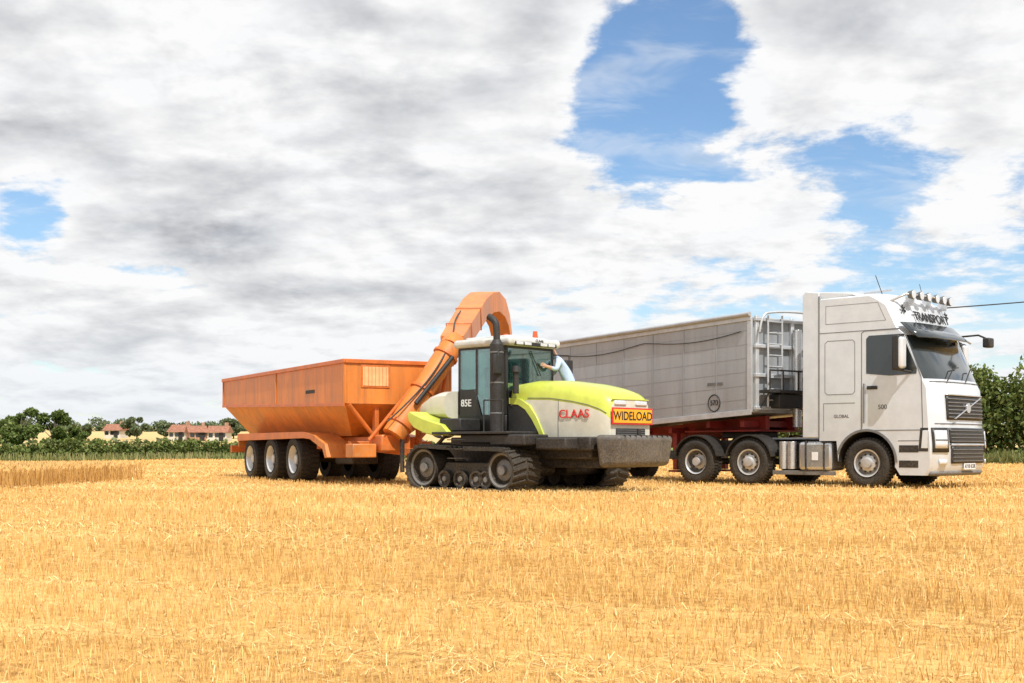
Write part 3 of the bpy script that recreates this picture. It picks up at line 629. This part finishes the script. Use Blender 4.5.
tube(B,'auger_ram','chrome',[A0.lerp(Am,.45)+Vector((.32,-.1,0)),Am.lerp(A1,.30)-Vector((0,0,.34))],.03); tube(B,'auger_ram_body','dark',[A0.lerp(Am,.35)+Vector((.32,-.1,0)),A0.lerp(Am,.92)+Vector((.3,0,-.08))],.05)
tube(B,'auger_strut','orange_d',[Vector((.05,.55,1.0)),A0.lerp(Am,.75)+Vector((.05,-.25,0))],.045)
tube(B,'auger_strut2','orange_d',[Vector((.02,W-.3,1.8)),A0.lerp(Am,.85)+Vector((0,.15,0))],.045)
tube(B,'auger_hose','black',[A0+Vector((.25,-.25,.3)),A0.lerp(Am,.5)+Vector((.28,-.12,0)),Am+Vector((.3,-.1,.1)),Am.lerp(A1,.5)+Vector((.1,-.3,.3)),C1+Vector((0,-.34,0))],.018,poly=False)
box(B,'spout_rubber','black',(C5.x-.22,C5.x+.22),(C5.y-.22,C5.y+.22),(C5.z-.30,C5.z+.02),.02)
# ================================================================ TRACKED TRACTOR
K=empty('tracked_tractor',(-1.007,24.2,0),43)
def track(y0,y1,near):
    r1=(-1.13,.445,.435); r2=(1.02,.41,.40)
    path=[]
    for a in np.linspace(math.radians(95),math.radians(265),18): path.append((r1[0]+r1[2]*math.cos(a),r1[1]+r1[2]*math.sin(a)))
    for t in np.linspace(.1,.9,8): path.append((r1[0]+(r2[0]-r1[0])*t,.01))
    for a in np.linspace(math.radians(-85),math.radians(88),18): path.append((r2[0]+r2[2]*math.cos(a),r2[1]+r2[2]*math.sin(a)))
    for t in np.linspace(.12,.88,8): path.append((r2[0]+(r1[0]-r2[0])*t,.82+.06*t-.02*math.sin(t*math.pi)))
    P_=[Vector((x,0,z)) for x,z in path]; n=len(P_); V=[];F=[]
    for i in range(n):
        t=(P_[(i+1)%n]-P_[i-1]).normalized(); nr=Vector((t.z,0,-t.x))
        if nr.dot(P_[i]-Vector((0,0,.43)))<0: nr=-nr
        for off,y in ((0,y0),(0,y1),(-.045,y1),(-.045,y0)): q=P_[i]+nr*off; V.append((q.x,y,q.z))
    for i in range(n):
        j=(i+1)%n
        for k in range(4): F.append((i*4+k,i*4+(k+1)%4,j*4+(k+1)%4,j*4+k))
    mesh('track_belt',V,F,'track',K)
    seg=[(P_[(i+1)%n]-P_[i]).length for i in range(n)]; tot=sum(seg); cnt=54; V=[];F=[]
    for q in range(cnt):
        d=tot*q/cnt; i=0
        while d>seg[i]: d-=seg[i]; i+=1
        def at(dd):
            ii=i
            while dd>seg[ii%n]: dd-=seg[ii%n]; ii+=1
            a_=P_[ii%n]; b_=P_[(ii+1)%n]; t=(b_-a_).normalized(); nr=Vector((t.z,0,-t.x))
            if nr.dot((a_+b_)/2-Vector((0,0,.43)))<0: nr=-nr
            return a_+t*dd,nr,t
        for s in (0,1):
            ym=(y0+y1)/2; yo=(y0,ym-.03) if s==0 else (ym+.03,y1)
            sh=(0,.07) if s==0 else (.07,0)
            b=len(V)
            for y,so in zip(yo,sh):
                c_,nr,t=at(d+so)
                for aa,hh_ in ((-.028,0),(.028,0),(.02,.035),(-.02,.035)): v=c_+t*aa+nr*hh_; V.append((v.x,y,max(v.z,-.03)))
            F+=[(b,b+1,b+2,b+3),(b+4,b+7,b+6,b+5)]+[(b+k,b+4+k,b+4+(k+1)%4,b+(k+1)%4) for k in range(4)]
    mesh('track_lugs',V,F,'track',K)
    yo=y0+.10 if near else y1-.10
    for (x,z,r) in (r1,r2):
        r=r-.05
        prof_=[(0,-.02),(.09,-.02),(.10,.05),(.20,.07),(r*.72,.10),(r*.82,.0),(r*.93,-.02),(r*.93,-.03),(r,-.03),(r,.52)]
        lathe(K,'track_wheel',prof_,(x,yo,z),['rubber','grey'],[1,1,1,0,0,1,0,0,0],40,not near,(.05 if x<0 else .035,r*.5,.075,8))
        cyl(K,'axle','dark',(x,min(yo,1.75)+.1,z),.12,1.3,'y',16)
    for x in (-.55,-.12,.32,.58):
        prof_=[(0,.0),(.05,0),(.06,.04),(.11,.04),(.13,.0),(.17,.0),(.17,.2),(0,.2)]
        lathe(K,'bogie_wheel',prof_,(x,yo,.225),['dark','grey'],[1,1,0,0,0,0,0],24,not near); lathe(K,'bogie_wheel',prof_,(x,yo+(.3 if near else -.3),.225),['dark','grey'],[1,1,0,0,0,0,0],24,not near)
    ya,yb=(yo+.12,yo+.28) if near else (yo-.28,yo-.12)
    prism(K,'track_frame','dark',[(-.75,.35),(-.6,.55),(.7,.55),(.75,.35),(.4,.26),(-.5,.26)],ya,yb,'y',.02)
track(0,.76,True); track(2.74,3.5,False)
box(K,'main_frame','dark',(-1.5,2.55),(1.2,2.3),(.45,1.05),.03)
box(K,'belly_pan','dark',(1.2,2.5),(.95,2.55),(.62,.98),.04)
for y in (.8,2.2): box(K,'frame_arm','dark',(1.45,2.6),(y,y+.4),(.78,1.04),.03)
box(K,'front_support','dark',(1.55,2.3),(.45,.95),(.80,1.02),.03)
hexa(K,'front_weight','weight',[(2.72,.88,.46),(3.14,.95,.50),(3.14,2.55,.50),(2.72,2.62,.46),(2.66,.82,1.08),(3.22,.89,1.06),(3.22,2.58,1.06),(2.66,2.65,1.08)],.09,4)
for k in range(9): box(K,'weight_slot','blackt',(2.85,3.198),(1.08+k*.165,1.09+k*.165),(1.0,1.068),.001)
box(K,'weight_carrier','dark',(2.4,2.75),(1.2,2.3),(.55,.95),.03)
cyl(K,'tow_pin','dark',(3.0,1.75,1.05),.04,.14,'z',12)
CY=1.75
secs=[(.30,.64,1.0,2.12),(.8,.67,.98,2.17),(1.4,.70,.96,2.15),(1.95,.71,.94,2.08),(2.35,.70,.92,2.0),(2.60,.68,.90,1.92),(2.74,.64,.90,1.84),(2.80,.60,.92,1.76)]
V=[];F=[];I=[]
for (x,w,zb,zt_) in secs:
    z2=zt_-.40; pr=[(-w,zb),(-w*1.02,zb+.35),(-w*1.01,z2),(-w*.98,z2+.14),(-w*.92,zt_-.13),(-w*.78,zt_-.05),(-w*.45,zt_-.012),(0,zt_)]
    pr=pr+[(-a,b_) for a,b_ in pr[-2::-1]]
    for a,b_ in pr: V.append((x,CY+a,b_))
m_=15
for i in range(len(secs)-1):
    for k in range(m_-1):
        F.append((i*m_+k,i*m_+k+1,(i+1)*m_+k+1,(i+1)*m_+k))
        I.append(0 if (k<2 or k>=m_-3) else 1)
F.append(tuple((len(secs)-1)*m_+k for k in range(m_))); I.append(0)
F.append(tuple(range(m_))); I.append(0)
mesh('bonnet',V,F,['cream','lime'],K,.02,True,I)
tube(K,'bonnet_seam','seam',[(x,CY-w*1.015,zt_-.36) for (x,w,zb,zt_) in secs[1:-1]],.006); tube(K,'bonnet_seam','seam',[(1.62,CY-.712,.98),(1.62,CY-.722,1.32),(1.62,CY-.712,1.74)],.005)
for y in (CY-.705,CY+.705):
    s=-1 if y<CY else 1
    ya,yb=(y-.014,y+.06) if s<0 else (y-.06,y+.014)
    prism(K,'side_vent','black',[(.32,1.02),(.32,1.66),(.55,1.70),(.95,1.50),(1.12,1.25),(1.2,1.0)],ya,yb,'y',.004)
    cur=[(.34,1.82),(.62,1.80),(.88,1.66),(1.08,1.42),(1.22,1.16),(1.32,.96)]; inner=[(1.20,.96),(1.10,1.16),(.95,1.38),(.77,1.58),(.58,1.68),(.34,1.70)]
    prism(K,'lime_stripe','lime',cur+inner,ya+(-.01 if s<0 else 0),yb+(.01 if s>0 else 0),'y',.004)
text(K,'bonnet_lettering','redt','CLAAS',(2.02,CY-.736,1.47),RS,.225,.006,sx=1.12,off=.004)
for y in (CY-.32,CY+.32):
    box(K,'headlamp','lamp',(2.78,2.825),(y-.18,y+.18),(1.63,1.72),.02)
box(K,'nose_grille','black',(2.78,2.815),(CY-.45,CY+.45),(.98,1.20),.02)
for k in range(5): box(K,'nose_slat','grey',(2.81,2.822),(CY-.43,CY+.43),(1.0+k*.04,1.012+k*.04),.002)
box(K,'nose_lime_band','lime',(2.78,2.812),(CY-.56,CY+.56),(1.735,1.755),.004)
box(K,'board_border','redt',(2.84,2.855),(CY-.62,CY+.62),(1.27,1.585),.004)
box(K,'board_face','wl',(2.8555,2.863),(CY-.585,CY+.585),(1.30,1.555),.002)
text(K,'board_text','blackt','WIDELOAD',(2.867,CY,1.425),RF,.225,.002)
for y in (CY-.4,CY+.4): box(K,'board_bracket','dark',(2.76,2.839),(y-.02,y+.02),(1.4,1.46),.003)
cx0,cx1,cy0,cy1=-1.10,.25,1.03,2.47
box(K,'cab_base','black',(cx0,cx1),(cy0,cy1),(1.15,1.50),.03)
for ya in (cy0,cy1-.05): prism(K,'cab_side_panel','black',[(cx0,1.45),(cx0,2.02),(-.62,2.02),(-.42,1.45)],ya,ya+.05,'y',.01)
box(K,'cab_cowl','black',(cx1-.06,cx1+.02),(cy0+.05,cy1-.05),(1.48,1.98),.02)
for x,y in ((cx0,cy0),(cx0,cy1-.07),(cx1-.07,cy0),(cx1-.07,cy1-.07)):
    box(K,'cab_pillar','black',(x,x+.07),(y,y+.07),(1.49,2.84),.012)
for y in (cy0,cy1-.05): box(K,'door_pillar','black',(-.60,-.54),(y,y+.05),(1.9,2.84),.01)
for y in (cy0,cy1-.012):
    prism(K,'side_glass','glass',[(cx0+.07,2.03),(cx0+.07,2.84),(cx1-.07,2.84),(cx1-.07,1.5),(-.40,1.5),(-.6,2.03)],y+.006,y+.012,'y',0)
box(K,'windscreen','glass',(cx1-.02,cx1-.012),(cy0+.07,cy1-.07),(1.98,2.84),0)
tube(K,'wiper','black',[(cx1+.01,CY,2.8),(cx1+.02,CY+.3,2.3)],.01)
box(K,'rear_glass','glass',(cx0+.02,cx0+.028),(cy0+.07,cy1-.07),(1.9,2.84),0)
box(K,'roof_frame','black',(cx0,cx1),(cy0,cy1),(2.82,2.88),.02)
box(K,'cab_roof','white',(cx0-.10,cx1+.16),(cy0-.06,cy1+.06),(2.87,3.04),.07,4)
box(K,'roof_cap','white',(cx0+.1,cx1-.1),(cy0+.12,cy1-.12),(3.03,3.09),.04,3)
box(K,'roof_front_band','black',(cx1+.13,cx1+.172),(cy0+.1,cy1-.1),(2.875,2.95),.01)
for y in (cy0+.12,cy0+.36,cy1-.60,cy1-.36): box(K,'work_lamp','lamp',(cx1+.15,cx1+.19),(y,y+.2),(2.885,2.945),.01)
text(K,'roof_lettering','blackt','CLAAS',(cx1+.165,CY+.1,2.99),RF,.08,.002)
box(K,'work_lamp','lamp',(-.1,.12),(cy0-.075,cy0-.04),(2.9,2.97),.01)
box(K,'seat_base','dark',(-.75,-.25),(CY-.25,CY+.25),(1.5,1.85),.05,3); hexa(K,'seat_back','dark',[(-.80,CY-.24,1.85),(-.68,CY-.24,1.85),(-.68,CY+.24,1.85),(-.80,CY+.24,1.85),(-.90,CY-.2,2.5),(-.80,CY-.2,2.5),(-.80,CY+.2,2.5),(-.90,CY+.2,2.5)],.04)
tube(K,'steering_column','dark',[(.12,CY,1.5),(-.02,CY,2.05)],.04); tube(K,'steering_wheel','dark',[(-.05+.07*math.cos(a),CY+.2*math.sin(a),2.08+.16*math.cos(a)) for a in np.linspace(0,2*math.pi,20)],.018)
box(K,'console','grey',(-.35,.05),(CY+.32,CY+.55),(1.5,2.05),.04)
text(K,'model_text','whitet','85E',(-.86,cy0-.006,1.74),RS,.20,.003)
cyl(K,'beacon','amber',(-.02,CY+.45,3.09),.06,.15,'z',18,.045); cyl(K,'beacon','amber',(-.9,CY+.5,3.09),.06,.15,'z',18,.045); cyl(K,'gps_dome','white',(-.35,CY,3.09),.14,.06,'z',20,.10)
for y,s in ((cy0,-1),(cy1,1)):
    tube(K,'mirror_arm','black',[(cx1,y,2.75),(cx1+.12,y+s*.35,2.75),(cx1+.12,y+s*.35,2.3)],.014)
    ya=sorted((y+s*.24,y+s*.46)); box(K,'mirror','black',(cx1+.08,cx1+.14),ya,(2.28,2.66),.02)
cyl(K,'exhaust_silencer','dark',(.22,.80,1.15),.135,1.72,'z',26); cyl(K,'exhaust_neck','dark',(.22,.80,2.87),.135,.10,'z',26,.075)
tube(K,'exhaust_tip','dark',[(.22,.80,2.95),(.22,.80,3.22),(.17,.79,3.36),(.03,.77,3.43)],.068,poly=False,res=6)
for z in (1.5,2.1,2.7): cyl(K,'silencer_band','grey',(.22,.80,z),.14,.03,'z',26)
cyl(K,'air_intake','black',(.55,1.0,1.9),.06,.45,'z',18); cyl(K,'intake_cap','black',(.55,1.0,2.32),.10,.12,'z',18,.08)
box(K,'near_walkway','dark',(-.95,1.1),(.14,.98),(1.10,1.15),.01); box(K,'far_walkway','dark',(-.95,1.2),(2.52,3.36),(1.10,1.15),.01)
box(K,'tool_box','black',(-.3,.55),(.30,.95),(.92,1.10),.03); box(K,'battery_box','black',(-.95,-.35),(.35,.95),(1.16,1.42),.03)
box(K,'step_box','dark',(.6,1.5),(.20,.9),(.88,1.09),.03)
box(K,'far_box','black',(-.9,.9),(2.6,3.1),(.90,1.09),.03)
for x in (.45,.95): tube(K,'handrail','black',[(x,.2,1.15),(x,.2,1.75)],.014)
tube(K,'handrail','black',[(.45,.2,1.75),(.95,.2,1.75)],.014)
for k in range(3): box(K,'step','dark',(-.3,.1),(-.06,.04),(.62+k*.18,.64+k*.18),.004)
tube(K,'far_handrail','black',[(1.1,3.3,1.15),(1.1,3.3,2.0),(.4,3.3,2.0),(.4,3.3,1.15)],.016)
def fender(y0,y1):
    top=[(-.62,1.16),(-.78,1.30),(-1.05,1.36),(-1.3,1.42),(-1.6,1.52),(-1.72,1.58)]; bot=[(-1.80,1.52),(-1.76,1.38),(-1.6,1.24),(-1.3,1.13),(-1.0,1.08),(-.6,1.08)]
    prism(K,'rear_fender','lime',top+bot,y0,y1,'y',.02)
fender(.25,1.02); fender(2.48,3.25)
V=[];F=[]
sec=[(-1.12,.62,1.42,2.0),(-1.35,.62,1.42,2.0),(-1.65,.60,1.44,1.92),(-1.9,.55,1.50,1.78),(-2.02,.48,1.56,1.66)]
for (x,w,zb,z1) in sec:
    for a in range(16):
        t=2*math.pi*a/16; cw=math.copysign(abs(math.cos(t))**.5,math.cos(t)); sw=math.copysign(abs(math.sin(t))**.5,math.sin(t))
        V.append((x,1.28+w*cw*1.0,(zb+z1)/2+(z1-zb)/2*sw))
for i in range(len(sec)-1):
    for k in range(16): F.append((i*16+k,i*16+(k+1)%16,(i+1)*16+(k+1)%16,(i+1)*16+k))
F+= [tuple(range(16)),tuple(64+k for k in range(16))[::-1]]
mesh('rear_tank',V,F,'cream',K,0,True)
box(K,'rear_hitch','dark',(-2.1,-1.45),(1.35,2.15),(.5,.95),.03)
for y in (1.3,2.1): tube(K,'lift_arm','dark',[(-1.6,y,1.2),(-2.2,y,.75)],.04)
# ================================================================ WORKER
def worker():
    skin=mat('skin',(.52,.30,.21),.55,0,.05,0); shirt=mat('pale_blue_shirt',(.46,.58,.76),.8,0,.06,0,scale=8,bump=.2); trou=mat('dark_trousers',(.035,.045,.07),.85,0,.1,0); boot=mat('boots',(.05,.03,.02),.7,0,.1,0); hair=mat('hair',(.07,.045,.03),.8,0,.2,0)
    P_=[];E=[];Rr=[]
    def add(p,r,par=None):
        P_.append(p);Rr.append(r)
        if par is not None:E.append((par,len(P_)-1))
        return len(P_)-1
    pel=add((.42,2.86,2.10),.15); wa=add((.37,2.81,2.28),.145,pel); ch=add((.26,2.70,2.52),.165,wa); nb=add((.19,2.64,2.68),.085,ch); nk=add((.15,2.60,2.77),.056,nb); hd=add((.11,2.57,2.86),.08,nk); ht=add((.09,2.55,2.93),.075,hd)
    def hand(w,d,side,par):
        d=Vector(d).normalized(); side=Vector(side).normalized(); w=Vector(w)
        pm=add(tuple(w+d*.05),.032,par)
        for k,l in enumerate((.07,.08,.075,.06)):
            o_=w+d*.085+side*(k-1.5)*.021; a=add(tuple(o_),.010,pm); b=add(tuple(o_+d*l*.5+Vector((0,0,-.004))),.009,a); add(tuple(o_+d*l+Vector((0,0,-.018))),.008,b)
        t0=add(tuple(w+d*.04-side*.045),.011,pm); add(tuple(w+d*.08-side*.065),.010,t0)
    s=add((.34,2.54,2.63),.072,ch); e=add((.42,2.36,2.44),.052,s); w=add((.32,2.17,2.50),.034,e); hand((.32,2.17,2.50),(-.2,-.9,.35),(0.1,.3,.9),w)
    s=add((.10,2.82,2.63),.072,ch); e=add((.02,2.74,2.40),.052,s); w=add((.0,2.58,2.30),.034,e); hand((.0,2.58,2.30),(-.1,-.9,-.3),(1,0,0),w)
    for dx,dy in ((.08,-.07),(-.08,.07)):
        h_=add((.42+dx,2.86+dy,2.02),.095,pel); k_=add((.43+dx,2.83+dy,1.65),.065,h_); an=add((.44+dx,2.88+dy,1.25),.045,k_); to=add((.33+dx,2.76+dy,1.205),.04,an)
    me=bpy.data.meshes.new('tmp'); me.from_pydata(P_,E,[]); o=bpy.data.objects.new('tmp',me); COL.objects.link(o)
    md=o.modifiers.new('s','SKIN'); md.use_smooth_shade=True
    for i,v in enumerate(me.skin_vertices[0].data): v.radius=(Rr[i],Rr[i]); v.use_root=(i==0)
    o.modifiers.new('u','SUBSURF').levels=2
    bpy.context.view_layer.update()
    dg=bpy.context.evaluated_depsgraph_get(); m2=bpy.data.meshes.new_from_object(o.evaluated_get(dg)); bpy.data.objects.remove(o)
    for m in (shirt,trou,skin,boot,hair): m2.materials.append(m)
    for p in m2.polygons:
        c=p.center; i=0
        if c.z<2.08: i=1
        if c.z<1.30: i=3
        if c.z>2.745 and (c-Vector((.12,2.57,2.86))).length<.2: i=2
        if c.y<2.26: i=2
        if (c-Vector((0,2.5,2.27))).length<.12: i=2
        p.material_index=i; p.use_smooth=True
    o=bpy.data.objects.new('farm_worker',m2); COL.objects.link(o); o.location=K.location; o.rotation_euler=K.rotation_euler
    V=[];F=[];I=[]; c=Vector((.10,2.56,2.89)); fd=Vector((-.7,-.7,-.15)).normalized(); sd=Vector((.7,-.7,0)); up=sd.cross(fd)*-1
    if up.z<0: up=-up
    a_,b_=20,14
    for j in range(b_+1):
        ph=math.pi*j/b_
        for i in range(a_):
            t=2*math.pi*i/a_; d=(math.sin(ph)*math.cos(t),math.sin(ph)*math.sin(t),math.cos(ph))
            f=d[0]*.098; s_=d[1]*.078; u=d[2]*.118
            if d[2]<-.2: f*=.9; s_*=.82
            if d[0]>.9 and abs(d[1])<.25 and -.35<d[2]<.15: f+=.022
            if abs(d[1])>.93 and abs(d[2])<.3: s_+=math.copysign(.014,s_)
            V.append(c+fd*f+sd*s_+up*u)
    for j in range(b_):
        for i in range(a_):
            F.append((j*a_+i,(j+1)*a_+i,(j+1)*a_+(i+1)%a_,j*a_+(i+1)%a_))
            t=2*math.pi*(i+.5)/a_; z=math.cos(math.pi*(j+.5)/b_); x_=math.sin(math.pi*(j+.5)/b_)*math.cos(t)
            I.append(1 if (z>.45 or (x_<-.05 and z>-.35)) else 0)
    me=bpy.data.meshes.new('head'); me.from_pydata([tuple(v) for v in V],[],F); me.update(); ho=finish('head',me,[skin,hair],None,0,True); me.polygons.foreach_set('material_index',I); ho.parent=o
    for sg in (-1,1):
        e_=c+fd*.088+sd*sg*.03+up*.012; cyl(None,'eye',M['blackt'],tuple(e_-Vector((0,0,.006))),.008,.012).parent=o
    mo=c+fd*.092-up*.055; tube(o,'mouth','redt',[mo-sd*.02,mo+sd*.02],.004)
worker()
# ---------------------------------------------------------------- world, sun
sun_az=Vector((.36,-.93)); el=math.radians(55)
sd=Vector((sun_az.x*math.cos(el),sun_az.y*math.cos(el),math.sin(el)))
L_=bpy.data.lights.new('sun','SUN'); L_.energy=5.0; L_.angle=math.radians(.5); L_.color=(1,.965,.91)
so=bpy.data.objects.new('sun',L_); COL.objects.link(so); so.rotation_euler=sd.to_track_quat('Z','Y').to_euler(); so.location=(10,-20,40)
w=bpy.data.worlds.new('World'); S.world=w; w.use_nodes=True; nt=w.node_tree; nt.nodes.clear()
try: w.cycles.sampling_method='MANUAL'; w.cycles.sample_map_resolution=256
except Exception: pass
out=nn(nt,'ShaderNodeOutputWorld'); sky=nn(nt,'ShaderNodeTexSky'); sky.sky_type='NISHITA'; sky.sun_disc=False; sky.sun_elevation=el; sky.sun_rotation=math.atan2(sun_az.x,sun_az.y)
sky.air_density=1.0; sky.dust_density=.5; sky.ozone_density=2.4
hs=nn(nt,'ShaderNodeHueSaturation'); hs.inputs['Saturation'].default_value=1.15; nt.links.new(sky.outputs[0],hs.inputs['Color'])
b1=nn(nt,'ShaderNodeBackground'); b1.inputs[1].default_value=.15; nt.links.new(hs.outputs[0],b1.inputs[0])
tc=nn(nt,'ShaderNodeTexCoord'); D=tc.outputs['Generated']; nv=nn(nt,'ShaderNodeVectorMath',operation='NORMALIZE'); nt.links.new(D,nv.inputs[0]); D=nv.outputs[0]
sp=nn(nt,'ShaderNodeSeparateXYZ'); nt.links.new(D,sp.inputs[0]); zc=mth(nt,'MAXIMUM',sp.outputs[2],0.0)
den=mth(nt,'ADD',zc,.22)
U=mth(nt,'DIVIDE',sp.outputs[0],den); Vv=mth(nt,'DIVIDE',sp.outputs[1],den)
def comb(u,v,z=0.0):
    n=nn(nt,'ShaderNodeCombineXYZ'); nt.links.new(u,n.inputs[0]); nt.links.new(v,n.inputs[1]); n.inputs[2].default_value=z; return n.outputs[0]
Vu=mth(nt,'SUBTRACT',Vv,.05); Uu=mth(nt,'ADD',U,.03)
n1=noise(nt,comb(U,Vv,3.7),3.6,8,.60,.10); n2=noise(nt,comb(Uu,Vu,3.7),3.6,5,.58,.10)
nb=noise(nt,comb(U,Vv,8.1),1.8,4,.55)
wisp=noise(nt,comb(U,mth(nt,'MULTIPLY',Vv,1.6),1.3),4.5,4,.62,.5)
bias=None
def dirv(px,py): return Vector(((px-512)/1250,1,(447-py)/1250)).normalized()
for (px,py,r,s) in ((622,82,52,.26),(690,30,50,.22),(658,122,56,.22),(640,170,42,.13),(740,125,40,.09),(860,155,46,.16),(900,200,44,.12),(800,125,30,.06),(42,212,34,.22),(15,235,28,.14),(880,282,75,.10),(1000,285,60,.12),(740,285,65,.12),(570,270,40,.06),(130,345,90,.06),(930,150,25,.05),
                    (150,110,210,-.15),(420,100,150,-.15),(520,30,60,-.16),(300,260,160,-.08),(830,50,80,-.13),(960,90,60,-.10),(770,190,50,-.10),(540,190,60,-.12),(780,240,60,-.05)):
    dn=nn(nt,'ShaderNodeVectorMath',operation='DISTANCE'); nt.links.new(D,dn.inputs[0]); dn.inputs[1].default_value=dirv(px,py)
    q=mth(nt,'DIVIDE',dn.outputs['Value'],r/1250); q=mth(nt,'MULTIPLY',mth(nt,'MULTIPLY',q,q),-1.0); q=mth(nt,'MULTIPLY',mth(nt,'POWER',2.718,q),-s)
    bias=q if bias is None else mth(nt,'ADD',bias,q)
dens=mth(nt,'ADD',n1,mth(nt,'ADD',bias,.04))
mask=sstep(nt,dens,.40,.52)
lit=mth(nt,'ADD',mth(nt,'MULTIPLY',mth(nt,'SUBTRACT',n1,n2),2.6),.97)
thick=sstep(nt,dens,.50,.76)
shade=mth(nt,'SUBTRACT',lit,mth(nt,'MULTIPLY',thick,mth(nt,'MULTIPLY',sstep(nt,nb,.42,.66),.72)),clamp=True)
cc=mixc(nt,shade,(.45,.465,.50),(1.0,1.0,1.0))
hz=mth(nt,'SUBTRACT',1.0,sstep(nt,sp.outputs[2],.0,.13))
cc=mixc(nt,mth(nt,'MULTIPLY',hz,.5),cc,(.80,.87,.94))
b2=nn(nt,'ShaderNodeBackground'); nt.links.new(cc,b2.inputs[0]); b2.inputs[1].default_value=.98
veil=mth(nt,'MULTIPLY',sstep(nt,wisp,.44,.72),.35)
mk=mth(nt,'ADD',mth(nt,'MULTIPLY',mask,.93),mth(nt,'ADD',mth(nt,'MULTIPLY',hz,.4),mth(nt,'ADD',veil,.04)),clamp=True)
mx=nn(nt,'ShaderNodeMixShader'); nt.links.new(mk,mx.inputs[0]); nt.links.new(b1.outputs[0],mx.inputs[1]); nt.links.new(b2.outputs[0],mx.inputs[2]); nt.links.new(mx.outputs[0],out.inputs[0])
# ---------------------------------------------------------------- camera
cam=bpy.data.cameras.new('camera'); co=bpy.data.objects.new('camera',cam); COL.objects.link(co); co.location=(0,0,H_CAM); co.rotation_euler=(math.radians(90),0,0)
cam.sensor_width=36; cam.lens=36*1250/1024; cam.shift_y=(447-341.5)/1024; cam.clip_end=8000; cam.clip_start=.1
S.camera=co
